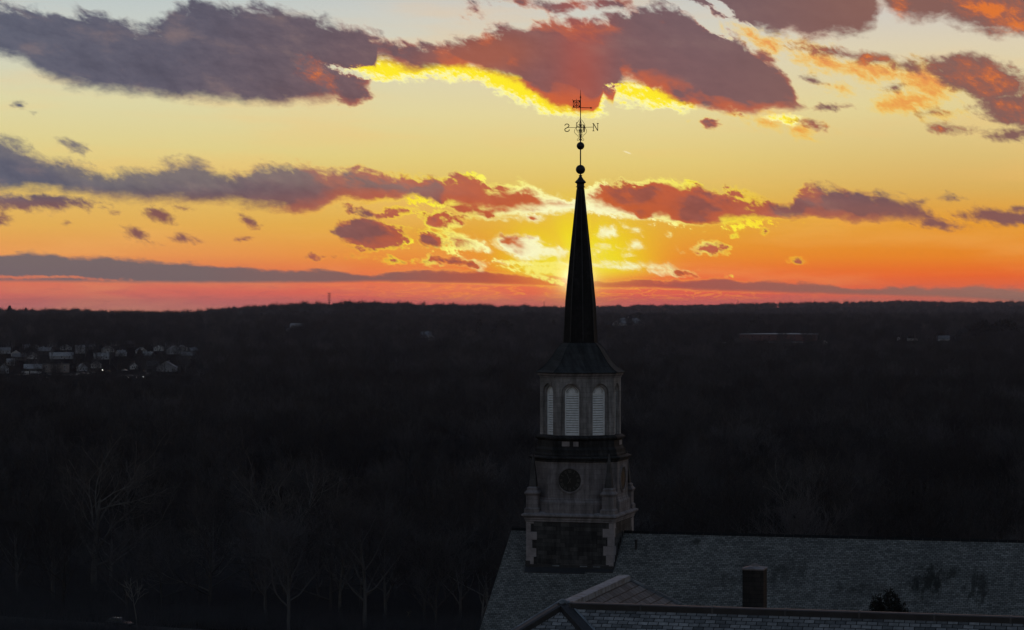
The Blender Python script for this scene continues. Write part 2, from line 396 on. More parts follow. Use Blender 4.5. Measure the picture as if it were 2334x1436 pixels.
def tube(bm, pts, r, seg=6, cap=True):
    pts = [Vector(p) for p in pts]
    rad = r if hasattr(r, '__len__') else [r] * len(pts)
    prev = None; nrm = None
    for i, p in enumerate(pts):
        d = (pts[min(i + 1, len(pts) - 1)] - pts[max(i - 1, 0)]).normalized()
        if nrm is None:
            nrm = d.orthogonal().normalized()
        else:
            nrm = (nrm - d * nrm.dot(d))
            nrm = nrm.normalized() if nrm.length > 1e-6 else d.orthogonal().normalized()
        b = d.cross(nrm)
        ring = [bm.verts.new(p + (nrm * math.cos(2 * math.pi * k / seg) + b * math.sin(2 * math.pi * k / seg)) * rad[i]) for k in range(seg)]
        if prev:
            for k in range(seg):
                bm.faces.new((prev[k], prev[(k + 1) % seg], ring[(k + 1) % seg], ring[k]))
        elif cap: bm.faces.new(ring[::-1])
        prev = ring
    if cap: bm.faces.new(prev)
def spline(pts, n=6):
    """Catmull-Rom through 3-D points"""
    P = [Vector(p) for p in pts]; P = [P[0]] + P + [P[-1]]
    out = []
    for i in range(1, len(P) - 2):
        for k in range(n):
            t = k / n
            a, b, c, d = P[i - 1], P[i], P[i + 1], P[i + 2]
            out.append(0.5 * ((2 * b) + (c - a) * t + (2 * a - 5 * b + 4 * c - d) * t * t + (3 * b - a - 3 * c + d) * t ** 3))
    out.append(P[-2])
    return out
def quad(bm, pts, uv=None, lay=None):
    f = bm.faces.new([bm.verts.new(p) for p in pts])
    if uv:
        for l, q in zip(f.loops, uv): l[lay].uv = q
    return f

# ================================================================ materials
def mat(name, fn):
    m = bpy.data.materials.new(name); m.use_nodes = True
    t = m.node_tree; t.nodes.clear()
    n = NT(t)
    b = n.node('ShaderNodeBsdfPrincipled')
    o = n.node('ShaderNodeOutputMaterial')
    t.links.new(b.outputs[0], o.inputs[0])
    r = fn(n, b)
    for k, v in r.items():
        if k == 'bump':
            bp = n.node('ShaderNodeBump'); bp.inputs['Strength'].default_value = v[1]; bp.inputs['Distance'].default_value = v[2]
            n.put(bp.inputs['Height'], v[0]); t.links.new(bp.outputs[0], b.inputs['Normal'])
        else:
            n.put(b.inputs[k], v)
    return m
def objco(n): return X(n, n.node('ShaderNodeTexCoord').outputs['Object'])
def uvco(n): return X(n, n.node('ShaderNodeTexCoord').outputs['UV'])
def plain(name, col, rough=0.7, var=0.25, scale=3.0, metal=0.0):
    def f(n, b):
        c = objco(n)
        v = n.noise(c, scale, 5, 0.6)
        k = n.mapr(v, 0.3, 0.7, 1 - var, 1 + var)
        cc = n.mix(1.0, (*col, 1.0), n.vec(k, k, k), 'MULTIPLY')
        return {'Base Color': cc, 'Roughness': rough, 'Metallic': metal, 'bump': (v, 0.25, 0.02)}
    return mat(name, f)
def brick_tex(n, vec, c1, c2, mortar, bw, rh, ms, off=0.5, bias=0.0, smooth=0.1):
    k = n.node('ShaderNodeTexBrick')
    n.put(k.inputs['Vector'], vec)
    k.offset = off
    k.inputs['Color1'].default_value = (*c1, 1); k.inputs['Color2'].default_value = (*c2, 1); k.inputs['Mortar'].default_value = (*mortar, 1)
    k.inputs['Scale'].default_value = 1.0
    k.inputs['Mortar Size'].default_value = ms; k.inputs['Mortar Smooth'].default_value = smooth
    k.inputs['Bias'].default_value = bias
    k.inputs['Brick Width'].default_value = bw; k.inputs['Row Height'].default_value = rh
    return X(n, k.outputs['Color']), X(n, k.outputs['Fac'])
def slate(name, c1, c2, bw, rh, stain=None, moss=None):
    def f(n, b):
        u = uvco(n)
        ux, uy, _ = n.sep(u)
        jit = n.noise(u, 0.9, 3, 0.5)
        v = n.vec(ux + (jit - 0.5) * 0.03, uy + (jit - 0.5) * 0.05)
        c, fac = brick_tex(n, v, c1, c2, (0.012, 0.013, 0.014), bw, rh, rh * 0.075)
        big = n.noise(n.vec(ux * 0.5, uy * 0.22), 0.8, 5, 0.6)
        k = n.mapr(big, 0.28, 0.72, 0.80, 1.16)
        fine = n.mapr(n.noise(u, 6.0, 4, 0.6), 0.3, 0.7, 0.78, 1.2)
        k = k * fine
        # rows fade in and out of line like real hung slates
        row = n.m('FLOOR', uy / rh) 
        rowk = n.mapr(n.noise(n.vec(row * 3.71, ux * 0.35), 1.0, 2, 0.5), 0.3, 0.7, 0.88, 1.10)
        k = k * rowk
        c = n.mix(1.0, c, n.vec(k, k, k), 'MULTIPLY')
        if moss:
            for (mx, my, rx, ry, amt) in moss:
                d = n.m('SQRT', ((ux - mx) / rx).pow(2.0) + ((uy - my) / ry).pow(2.0))
                e = n.mapr(d + (n.noise(n.vec(ux * 1.3, uy * 0.45), 1.6, 7, 0.72) - 0.5) * 4.6, 0.10, 1.15, amt, 0.0)
                c = n.mix(e, c, (0.022, 0.024, 0.022, 1))
        step = n.m('FRACT', uy / rh)
        h = fac * -1.0 + step * 0.8
        return {'Base Color': c, 'Roughness': n.mapr(fine, 0.8, 1.2, 0.6, 0.8), 'Specular IOR Level': 0.12, 'bump': (h, 0.55, 0.02)}
    return mat(name, f)
def ashlar(name, c1, c2, bw=0.72, rh=0.34, dirt=0.5, zdark=None):
    """dressed stone blocks; weathered by vertical run-off stains"""
    def f(n, b):
        c = objco(n)
        x, y, z = n.sep(c)
        w = n.vec(x + y * 0.83, z)
        col, fac = brick_tex(n, w, c1, c2, tuple(q * 0.55 for q in c1), bw, rh, 0.007)
        run = n.noise(n.vec((x + y * 0.83) * 2.4, z * 0.35, x * 0.6), 1.0, 6, 0.62)
        spots = n.noise(c, 2.0, 6, 0.65)
        k = n.mapr(run, 0.34, 0.66, 1.0 - dirt, 1.12) * n.mapr(spots, 0.3, 0.7, 0.82, 1.14)
        col = n.mix(1.0, col, n.vec(k, k, k), 'MULTIPLY')
        return {'Base Color': col, 'Roughness': 0.85, 'Specular IOR Level': 0.2, 'bump': (fac * -1.0 + spots * 0.6, 0.4, 0.02)}
    return mat(name, f)
def rubble(name, c1, c2, s=1.9):
    def f(n, b):
        c = objco(n)
        x, y, z = n.sep(c)
        w = n.noise(c, 1.3, 3, 0.5)
        v = n.vec((x + y * 0.83) * 0.62 + (w - 0.5) * 0.3, z * 1.3 + (w - 0.5) * 0.25)
        vo = n.node('ShaderNodeTexVoronoi', voronoi_dimensions='2D', feature='F1'); n.put(vo.inputs['Vector'], v); vo.inputs['Scale'].default_value = s
        ve = n.node('ShaderNodeTexVoronoi', voronoi_dimensions='2D', feature='DISTANCE_TO_EDGE'); n.put(ve.inputs['Vector'], v); ve.inputs['Scale'].default_value = s
        r, g, bb = n.sep(X(n, vo.outputs['Color']))
        k = n.mapr(n.noise(c, 3.0, 5, 0.6), 0.3, 0.7, 0.75, 1.2)
        col = n.mix(r, (*c1, 1), (*c2, 1))
        col = n.mix(1.0, col, n.vec(k, k, k), 'MULTIPLY')
        e = n.mapr(X(n, ve.outputs['Distance']), 0.0, 0.05)
        col = n.mix(e, (c1[0] * 0.6, c1[1] * 0.6, c1[2] * 0.6, 1), col)
        return {'Base Color': col, 'Roughness': 0.9, 'bump': (e + r * 0.4, 0.5, 0.03)}
    return mat(name, f)

M_slate = slate('slate_roofing', (0.108, 0.116, 0.115), (0.222, 0.228, 0.224), 0.27, 0.165, moss=[(14.5, -3.4, 1.9, 1.5, 0.55), (23.6, -3.9, 1.5, 1.7, 0.95), (26.8, -4.4, 1.0, 1.8, 0.8), (20.0, -4.9, 2.2, 0.8, 0.5), (10.8, -4.4, 1.3, 0.7, 0.5), (25.0, -3.2, 0.9, 0.6, 0.8), (8.0, -0.9, 0.5, 0.35, 0.8)])
M_slate2 = slate('large_slate_roofing', (0.095, 0.104, 0.114), (0.275, 0.288, 0.305), 0.36, 0.19)
M_slate3 = slate('thick_slate_roofing', (0.055, 0.064, 0.074), (0.125, 0.138, 0.152), 0.50, 0.32)
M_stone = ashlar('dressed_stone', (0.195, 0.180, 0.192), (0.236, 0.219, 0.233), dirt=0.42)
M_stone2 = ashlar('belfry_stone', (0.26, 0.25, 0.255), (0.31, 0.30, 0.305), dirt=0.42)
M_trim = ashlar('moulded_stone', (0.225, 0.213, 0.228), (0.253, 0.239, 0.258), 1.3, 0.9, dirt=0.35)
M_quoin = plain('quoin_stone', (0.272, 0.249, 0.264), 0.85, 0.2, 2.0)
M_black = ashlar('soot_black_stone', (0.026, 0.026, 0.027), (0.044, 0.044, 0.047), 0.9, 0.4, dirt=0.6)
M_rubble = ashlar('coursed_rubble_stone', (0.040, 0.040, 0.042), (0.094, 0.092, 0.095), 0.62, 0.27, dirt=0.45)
M_wall = rubble('church_wall_stone', (0.06, 0.057, 0.055), (0.14, 0.13, 0.125))
M_lead = plain('dark_lead', (0.021, 0.022, 0.026), 0.6, 0.3, 2.0)
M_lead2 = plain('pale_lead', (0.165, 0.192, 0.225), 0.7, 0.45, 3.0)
M_copper = ashlar('dark_copper_sheet', (0.036, 0.039, 0.042), (0.050, 0.054, 0.058), 0.5, 0.45, dirt=0.4)
M_spire = ashlar('spire_slate', (0.012, 0.011, 0.011), (0.024, 0.022, 0.022), 0.34, 0.24, dirt=0.5)
M_iron = plain('wrought_iron', (0.010, 0.008, 0.008), 0.55, 0.2, 5.0)
M_gilt = plain('dull_gilt', (0.10, 0.065, 0.025), 0.45, 0.2, 5.0, 0.6)
M_white = plain('white_louver_paint', (0.84, 0.87, 0.90), 0.6, 0.10, 4.0)
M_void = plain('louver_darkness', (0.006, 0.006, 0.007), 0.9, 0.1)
M_dial = plain('black_dial', (0.006, 0.006, 0.007), 0.6, 0.1)
M_num = plain('faded_numeral', (0.085, 0.080, 0.074), 0.6, 0.2)
M_chim = ashlar('chimney_brick', (0.022, 0.021, 0.021), (0.036, 0.034, 0.034), 0.42, 0.15, dirt=0.45)
M_ever = plain('evergreen_needles', (0.010, 0.012, 0.010), 0.85, 0.4, 2.0)


M_pale = plain('pale_bark', (0.13, 0.125, 0.12), 0.85, 0.25, 1.0)
M_lead3 = plain('joint_lead', (0.060, 0.062, 0.068), 0.6, 0.3, 2.0)
def wood_mat(name, col):
    def f(n, b):
        p = X(n, n.node('ShaderNodeNewGeometry').outputs['Position'])
        big = n.noise(p, 0.0045, 4, 0.6)
        mid = n.noise(p, 0.03, 3, 0.6)
        ri = X(n, n.node('ShaderNodeObjectInfo').outputs['Random'])
        k = n.mapr(big, 0.34, 0.66, 0.50, 1.55) * n.mapr(mid, 0.3, 0.7, 0.75, 1.25) * n.mapr(ri * ri, 0.0, 1.0, 0.45, 2.4, smooth=False)
        return {'Base Color': n.mix(1.0, (*col, 1.0), n.vec(k, k, k), 'MULTIPLY'), 'Roughness': 0.9}
    return mat(name, f)

M_bark = wood_mat('bark', (0.052, 0.052, 0.055))
M_twig = wood_mat('twigs', (0.028, 0.027, 0.030))
M_soot = ashlar('sooty_stone', (0.060, 0.058, 0.060), (0.085, 0.083, 0.086), 0.8, 0.5, dirt=0.5)

# ================================================================ church
TH = -R(15.5)
CZ0 = 14.0
church = thing('church', 'stone church with long slate roof and tall clock steeple under a slim dark spire', 'church', (4.63, 172.0, CZ0), TH)
def zc(z): return z - CZ0

# --- nave: walls and roof
RZ, PITCH, HALF = 34.85, 0.75, 9.2
NX0, NX1 = -4.8, 46.0
EZ = RZ - PITCH * HALF
bm = new()
hw = HALF - 0.45
wz = zc(RZ - PITCH * hw - 0.30)
for (x, ) in ((NX0 + 0.35,), (NX1 - 0.35,)):
    pass
loft(bm, [[(NX0 + .35, -hw, 0), (NX1 - .35, -hw, 0), (NX1 - .35, hw, 0), (NX0 + .35, hw, 0)], [(NX0 + .35, -hw, wz), (NX1 - .35, -hw, wz), (NX1 - .35, hw, wz), (NX0 + .35, hw, wz)]], True, False)
for x in (NX0 + .35, NX1 - .35):
    bm.faces.new([bm.verts.new(p) for p in ((x, -hw, wz), (x, hw, wz), (x, 0, zc(RZ) - 0.3))])
part('wall', bm, M_wall, church)

bm = new(); lay = bm.loops.layers.uv.new('UVMap')
sl = math.hypot(1, PITCH)
def slope(y0, y1, x0, x1, zt=0.0):
    z0, z1 = zc(RZ) - PITCH * abs(y0) + zt, zc(RZ) - PITCH * abs(y1) + zt
    p = [(x0, y1, z1), (x1, y1, z1), (x1, y0, z0), (x0, y0, z0)]
    uv = [(x0, -abs(y1) * sl), (x1, -abs(y1) * sl), (x1, -abs(y0) * sl), (x0, -abs(y0) * sl)]
    if y1 > 0: p = p[::-1]; uv = uv[::-1]
    quad(bm, p, uv, lay)
# cut round the tower so that no slate runs through it
T0 = 2.99
for s in (-1, 1):
    slope(0.0, s * HALF, NX0, -T0, 0)
    slope(s * T0, s * HALF, -T0, T0, 0)
    slope(0.0, s * HALF, T0, NX1, 0)
for x in (NX0, NX1):                                   # verge thickness
    for s in (-1, 1):
        quad(bm, [(x, 0, zc(RZ)), (x, s * HALF, zc(EZ)), (x, s * HALF, zc(EZ) - .25), (x, 0, zc(RZ) - .25)], [(0, 0)] * 4, lay)
for s in (-1, 1):
    quad(bm, [(NX0, s * HALF, zc(EZ)), (NX1, s * HALF, zc(EZ)), (NX1, s * HALF, zc(EZ) - .25), (NX0, s * HALF, zc(EZ) - .25)], [(0, 0)] * 4, lay)
    quad(bm, [(NX0, s * HALF, zc(EZ) - .25), (NX1, s * HALF, zc(EZ) - .25), (NX1, s * hw, zc(EZ) + .02), (NX0, s * hw, zc(EZ) + .02)], [(0, 0)] * 4, lay)
roof = part('roof', bm, M_slate, church)
for x0, x1 in ((NX0, -T0 - 0.01), (T0 + 0.01, NX1)):
    bm = new()
    n = max(1, int((x1 - x0) / 0.6))
    for i in range(n):
        a, b = x0 + (x1 - x0) * i / n, x0 + (x1 - x0) * (i + 1) / n
        dz = random.Random(i).uniform(-.008, .012)
        loft(bm, [[(a + .01, -0.17, zc(RZ) - .10), (a + .01, 0, zc(RZ) + .07 + dz), (a + .01, .17, zc(RZ) - .10)], [(b - .01, -0.17, zc(RZ) - .10), (b - .01, 0, zc(RZ) + .07 + dz), (b - .01, .17, zc(RZ) - .10)]])
    part('ridge_cap', bm, M_slate, roof)
def roof_z(y): return zc(RZ) - PITCH * abs(y)
bm = new()
vx, vy = 4.15, -1.35
loft(bm, [circ(.085, roof_z(vy) - .2, 10, vx, vy), circ(.085, roof_z(vy) + .55, 10, vx, vy)])
loft(bm, [circ(.11, roof_z(vy) + .50, 10, vx, vy), circ(.11, roof_z(vy) + .62, 10, vx, vy)])
part('vent_pipe', bm, M_lead, roof)
bm = new()
vx, vy = 10.0, -6.6
loft(bm, [circ(.03, roof_z(vy) - .1, 8, vx, vy), circ(.03, roof_z(vy) + 0.9, 8, vx, vy)])
part('thin_roof_pipe', bm, M_iron, roof)
# lead-covered patch lines left by an old repair below the tower
# --- tower base
bm = new()
loft(bm, [sq(2.97, zc(26.0)), sq(2.97, zc(35.75))], True, False)
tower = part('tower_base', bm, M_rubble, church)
rng = random.Random(4)
for sx in (-1, 1):
    for sy in (-1, 1):
        bm = new()
        z = 27.6; k = 0
        pat = [0.70, 0.42, 0.74, 0.32, 0.52]
        while z < 35.70:
            h = rng.uniform(0.52, 0.64); h = min(h, 35.72 - z)
            a, b = pat[k % 5], pat[(k + 2) % 5]
            # L-shaped stone wrapping the corner
            e = 3.0
            x1, y1 = sx * e, sy * e
            box(bm, min(x1, x1 - sx * a), max(x1, x1 - sx * a), min(y1, y1 - sy * .2), max(y1, y1 - sy * .2), zc(z), zc(z + h - .012))
            box(bm, min(x1 - sx * .001, x1 - sx * .2), max(x1 - sx * .001, x1 - sx * .2), min(y1 - sy * .2, y1 - sy * b), max(y1 - sy * .2, y1 - sy * b), zc(z) + .001, zc(z + h - .013))
            z += h; k += 1
        part('quoin', bm, M_quoin, tower)
bm = new()
def on_roof(x0, x1, ya, yb, t):
    """a dressed strip of lead lying on the front slope"""
    za, zb = roof_z(ya), roof_z(yb)
    loft(bm, [[(x0, ya, za + .004), (x1, ya, za + .004), (x1, ya, za + t), (x0, ya, za + t)], [(x0, yb, zb + .004), (x1, yb, zb + .004), (x1, yb, zb + t), (x0, yb, zb + t)]])
box(bm, -3.02, 3.02, -3.045, -3.003, roof_z(3.0) - .05, roof_z(3.0) + .20)
on_roof(-3.02, 1.15, -3.05, -3.46, .05)
on_roof(1.16, 3.02, -3.05, -3.30, .05)
box(bm, -3.03, -2.72, -3.06, -3.004, roof_z(3.0) + .201, roof_z(3.0) + .42)
for s in (-1, 1):
    for i in range(12):
        y0 = -3.0 + 6.0 * i / 12; y1 = y0 + 0.5
        x0, x1 = (s * 3.004, s * 3.04)
        zt = max(roof_z(y0), roof_z(y1))
        box(bm, min(x0, x1), max(x0, x1), y0, y1 - .004, min(roof_z(y0), roof_z(y1)) - .06, zt + .10)
part('lead_flashing', bm, M_lead, tower)
for q in range(3):
    bm = new()
    x = (-0.9, 1.0, 1.9)[q]
    box(bm, x - .28, x + .2, -3.052, -3.046, roof_z(3.0) + .10, roof_z(3.0) + .165)
    part('flashing_scrap', bm, M_lead2, tower)
# --- cornice of the base
bm = new()
prof = [(2.975, 35.62), (3.05, 35.66), (3.05, 35.76), (3.10, 35.80), (3.10, 35.90), (3.22, 36.00), (3.27, 36.03), (3.27, 36.13), (3.20, 36.17), (2.92, 36.30), (2.3, 36.31)]
loft(bm, [sq(h, zc(z)) for h, z in prof])
part('tower_cornice', bm, M_trim, church)
# --- clock stage
CH, CC = 2.915, 1.36
bm = new()
prof = [(0.16, 36.24), (0.16, 36.95), (0.13, 37.0), (0.05, 37.10), (0.05, 37.16), (0.0, 37.22), (0.0, 39.70)]
loft(bm, [octo(CH + d, zc(z), CC + d * .58) for d, z in prof], True, True)
clock_stage = part('clock_stage', bm, M_stone, church)
bm = new()
prof = [(0.003, 39.62), (0.10, 39.66), (0.10, 39.74), (0.20, 39.82), (0.24, 39.86), (0.24, 39.93), (0.10, 39.99)]
loft(bm, [octo(CH + d, zc(z), CC + d * .58) for d, z in prof], True, True)
part('cornice', bm, M_black, clock_stage)
# --- clocks on the four faces
def clock(face):
    Mf = Matrix.Rotation(face * math.pi / 2, 4, 'Z') @ Matrix.Translation((0, -CH, zc(38.42))) @ Matrix.Rotation(math.pi / 2, 4, 'X')
    # local frame: x right, y up, z out of the wall
    bm = new()
    loft(bm, [[Mf @ Vector(p) for p in circ(.765, -.02, 40)], [Mf @ Vector(p) for p in circ(.765, .03, 40)]])
    dial = part('clock_dial', bm, M_dial, church)
    bm = new()
    prof = [(.765, .004), (.765, .06), (.81, .085), (.86, .06), (.90, .055), (.93, .004)]
    rings = [[Mf @ Vector((r * math.cos(a), r * math.sin(a), z)) for r, z in prof] for a in [2 * math.pi * i / 40 for i in range(41)]]
    loft(bm, rings, False, False, closed=False)
    part('stone_surround', bm, M_stone, dial)
    bm = new()
    def bar(p, q, w, z=.034, t=.010):
        p, q = Vector((*p, 0)), Vector((*q, 0)); d = (q - p); L = d.length; a = math.atan2(d.y, d.x)
        box(bm, 0, L, -w / 2, w / 2, 0, t, Mf @ Matrix.Translation((p.x, p.y, z)) @ Matrix.Rotation(a, 4, 'Z'))
    num = ['XII', 'I', 'II', 'III', 'IIII', 'V', 'VI', 'VII', 'VIII', 'IX', 'X', 'XI']
    wid = {'I': .055, 'V': .10, 'X': .10}
    r0, r1 = .50, .69
    for i, s in enumerate(num):
        ang = math.pi / 2 - i * math.pi / 6
        tw = sum(wid[ch] for ch in s); x = -tw / 2
        ca, sa_ = math.cos(ang - math.pi / 2), math.sin(ang - math.pi / 2)
        def P(lx, ly): return (lx * ca - ly * sa_, lx * sa_ + ly * ca)
        for j, ch in enumerate(s):
            w = wid[ch]; zz = .034 + .0007 * j
            if ch == 'I': bar(P(x + w / 2, r0), P(x + w / 2, r1), .024, zz)
            elif ch == 'V':
                bar(P(x + w * .15, r1), P(x + w / 2, r0), .024, zz); bar(P(x + w * .85, r1), P(x + w / 2, r0), .012, zz + .0004)
            else:
                bar(P(x + w * .1, r1), P(x + w * .9, r0), .024, zz); bar(P(x + w * .9, r1), P(x + w * .1, r0), .012, zz + .0004)
            x += w
    part('numerals', bm, M_num, dial)
    bm = new()
    a = math.radians(90 + 24)
    bar((-.16 * math.cos(a), -.16 * math.sin(a)), (.46 * math.cos(a), .46 * math.sin(a)), .026, .048)
    part('minute_hand', bm, M_num, dial)
    bm = new()
    a = math.radians(90 - 211)
    bar((-.18 * math.cos(a), -.18 * math.sin(a)), (.26 * math.cos(a), .26 * math.sin(a)), .034, .060)
    part('hour_hand', bm, M_num, dial)
for f in range(4): clock(f)
# --- corner pinnacles
for sx in (-1, 1):
    for sy in (-1, 1):
        bm = new()
        cx, cy = sx * 2.60, sy * 2.60
        prof = [(.50, 36.20), (.50, 36.48), (.44, 36.54), (.40, 36.58), (.40, 37.34), (.43, 37.40), (.50, 37.50), (.50, 37.57), (.40, 37.68), (.36, 37.72), (.36, 37.86), (.30, 37.92), (.24, 37.96)]
        loft(bm, [sq(max(h, .002), zc(z), cx, cy) for h, z in prof])
        pin = part('pinnacle', bm, M_stone, church)
        bm = new()
        prof = [(.25, 37.961), (.25, 38.05), (.15, 39.0), (.045, 40.12), (.002, 40.22)]
        loft(bm, [sq(h, zc(z), cx, cy) for h, z in prof])
        part('obelisk', bm, M_soot, pin)
# --- soot-black drum under the belfry
bm = new()
prof = [(2.86, 39.985), (2.86, 40.10), (2.80, 40.20), (2.78, 40.42), (2.70, 40.52), (2.64, 40.60), (2.64, 41.02), (2.68, 41.06)]
loft(bm, [octo(h, zc(z), h * 0.54) for h, z in prof])
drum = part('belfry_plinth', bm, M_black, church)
bm = new()
for i in range(4):
    for (x0, x1) in ((-0.62, -0.10), (0.16, 0.52)) if i % 2 == 0 else ((0.2, 0.9),):
        box(bm, x0, x1, -2.655, -2.60, zc(40.66), zc(40.98), Matrix.Rotation(i * math.pi / 2, 4, 'Z'))
part('clean_stone', bm, M_quoin, drum)
bm = new()
prof = [(2.66, 41.02), (2.78, 41.10), (2.84, 41.16), (2.84, 41.24), (2.74, 41.30), (2.60, 41.38)]
loft(bm, [octo(h, zc(z)) for h, z in prof])
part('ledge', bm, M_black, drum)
# --- belfry: eight walls, each with a deep arched opening
BA = 2.55
bz0, bz1 = zc(41.36), zc(45.27)
fw = 2 * BA * math.tan(math.pi / 8)
ZS = zc(44.15)                       # springing line
def arch(w, z0, zs, n=14):
    r = w / 2
    return [(-r, z0)] + [(-r * math.cos(math.pi * i / n), zs + r * math.sin(math.pi * i / n)) for i in range(n + 1)] + [(r, z0)]
def wall_with_arch(bm, w_in, depth, M, width, z0, z1, zs, n=14):
    """front sheet of a wall facet with an arched hole (y = -depth)"""
    a = arch(w_in, z0, zs, n)
    hwid = width / 2
    def P(x, z): return M @ Vector((x, -depth, z))
    def face(ps): bm.faces.new([bm.verts.new(P(*p)) for p in ps])
    face([(-hwid, z0), (-w_in / 2, z0), (-w_in / 2, zs), (-hwid, zs)])
    face([(w_in / 2, z0), (hwid, z0), (hwid, zs), (w_in / 2, zs)])
    arc = a[1:-1]
    tops = [(-hwid + 2 * hwid * i / n, z1) for i in range(n + 1)]
    face([(-hwid, zs), arc[0], (-hwid, z1)])
    for i in range(n): face([arc[i], arc[i + 1], tops[i + 1], tops[i]])
    face([(hwid, zs), (hwid, z1), arc[-1]])
def reveal(bm, pts, d0, d1, M):
    for p, q in zip(pts, pts[1:]):
        bm.faces.new([bm.verts.new(M @ Vector(v)) for v in ((p[0], -d0, p[1]), (q[0], -d0, q[1]), (q[0], -d1, q[1]), (p[0], -d1, p[1]))])
bm = new()
Ms = [Matrix.Rotation(i * math.pi / 4, 4, 'Z') for i in range(8)]
W_OUT, W_IN = 1.36, 1.02
for M in Ms:
    wall_with_arch(bm, W_OUT, BA, M, fw, bz0, bz1, ZS)
    reveal(bm, arch(W_OUT, bz0, ZS), BA, BA - .14, M)
    # second, narrower order
    n = 14
    o, i_ = arch(W_OUT, bz0, ZS, n), arch(W_IN, bz0, ZS, n)
    for k in range(len(o) - 1):
        bm.faces.new([bm.verts.new(M @ Vector((x, -(BA - .14), z))) for x, z in (o[k], o[k + 1], i_[k + 1], i_[k])])
    reveal(bm, i_, BA - .14, BA - .42, M)
bmesh.ops.remove_doubles(bm, verts=bm.verts, dist=.0005)
bmesh.ops.recalc_face_normals(bm, faces=bm.faces)
belfry = part('belfry', bm, M_stone2, church)
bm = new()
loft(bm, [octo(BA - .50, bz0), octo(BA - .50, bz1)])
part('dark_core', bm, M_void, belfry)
for M in Ms:
    y = -(BA - .30)
    bm = new()
    r = W_IN / 2 - .004
    box(bm, -r, -r + .075, y - .05, y + .05, bz0 + .06, ZS - .02, M); box(bm, r - .075, r, y - .05, y + .05, bz0 + .06, ZS - .02, M)
    box(bm, -r, r, y - .052, y + .052, bz0 + .002, bz0 + .058, M); box(bm, -r, r, y - .053, y + .053, ZS - .018, ZS + .045, M)
    win = part('louvered_window', bm, M_white, church)
    bm = new()
    ns = 17
    for k in range(ns):
        z = bz0 + .13 + (ZS - .07 - bz0 - .13) * k / (ns - 1)
        box(bm, -r + .076, r - .076, -.085, .085, -.010, .010, M @ Matrix.Translation((0, y, z)) @ Matrix.Rotation(R(46), 4, 'X'))
    part('louver_slats', bm, M_white, win)
    bm = new()
    nr = 13
    for k in range(nr):
        a = math.pi * (k + .5) / nr
        Mr = M @ Matrix.Translation((0, y, ZS + .046)) @ Matrix.Rotation(-a, 4, 'Y')
        box(bm, .10, r - .05, -.035, .035, -.020, .020, Mr)
    loft(bm, [[M @ Vector((p * math.cos(a), y + q, ZS + .046 + p * math.sin(a))) for p, q in ((r - .07, -.05), (r, -.05), (r, .05), (r - .07, .05))] for a in [math.pi * i / 14 for i in range(15)]])
    loft(bm, [[M @ Vector((p * math.cos(a), y + q, ZS + .046 + p * math.sin(a))) for p, q in ((.02, -.055), (.12, -.055), (.12, .03), (.02, .03))] for a in [math.pi * i / 8 for i in range(9)]])
    part('fanlight', bm, M_white, win)
# --- belfry cornice and bell-cast roof
bm = new()
prof = [(BA + .003, 45.20), (BA + .05, 45.22), (BA + .05, 45.30), (BA + .12, 45.36), (BA + .16, 45.40), (BA + .16, 45.52), (BA - .2, 45.53)]
loft(bm, [octo(h, zc(z)) for h, z in prof])
part('belfry_cornice', bm, M_trim, church)
bm = new()
prof = [(2.60, 45.50), (2.82, 45.52), (2.83, 45.57), (2.60, 45.70), (2.33, 45.93), (2.10, 46.18), (1.90, 46.46), (1.70, 46.78), (1.50, 47.10), (1.28, 47.38), (1.10, 47.52), (0.95, 47.60)]
loft(bm, [octo(h, zc(z)) for h, z in prof])
broof = part('belfry_roof', bm, M_copper, church)
bm = new()
for i in range(8):
    a = math.pi / 8 + i * math.pi / 4
    tube(bm, [Vector((h / math.cos(math.pi / 8) * math.cos(a), h / math.cos(math.pi / 8) * math.sin(a), zc(z))) for h, z in prof[2:-1]], .035, 5)
part('hip_roll', bm, M_copper, broof)
# --- spire
bm = new()
prof = [(1.10, 47.50), (1.075, 47.62), (1.01, 48.8), (0.945, 50.24), (0.85, 51.3), (0.755, 52.3), (0.60, 54.0), (0.42, 55.9), (0.235, 57.9), (0.225, 58.06)]
loft(bm, [octo(h, zc(z)) for h, z in prof])
spire = part('spire', bm, M_spire, church)
bm = new()
for i in range(8):
    a = math.pi / 8 + i * math.pi / 4
    tube(bm, [Vector((h / math.cos(math.pi / 8) * math.cos(a), h / math.cos(math.pi / 8) * math.sin(a), zc(z))) for h, z in prof[1:-1]], [.03] * 6 + [.02] * 2, 5)
part('edge_roll', bm, M_lead, spire)
bm = new()
prof = [(.20, 58.02), (.285, 58.04), (.285, 58.09), (.235, 58.12), (.24, 58.28), (.35, 58.36), (.36, 58.39), (.30, 58.46), (.20, 58.58), (.10, 58.74), (.085, 58.80), (.11, 58.82), (.11, 58.85), (.05, 58.88)]
loft(bm, [octo(h, zc(z)) for h, z in prof])
part('spire_cap', bm, M_iron, spire)

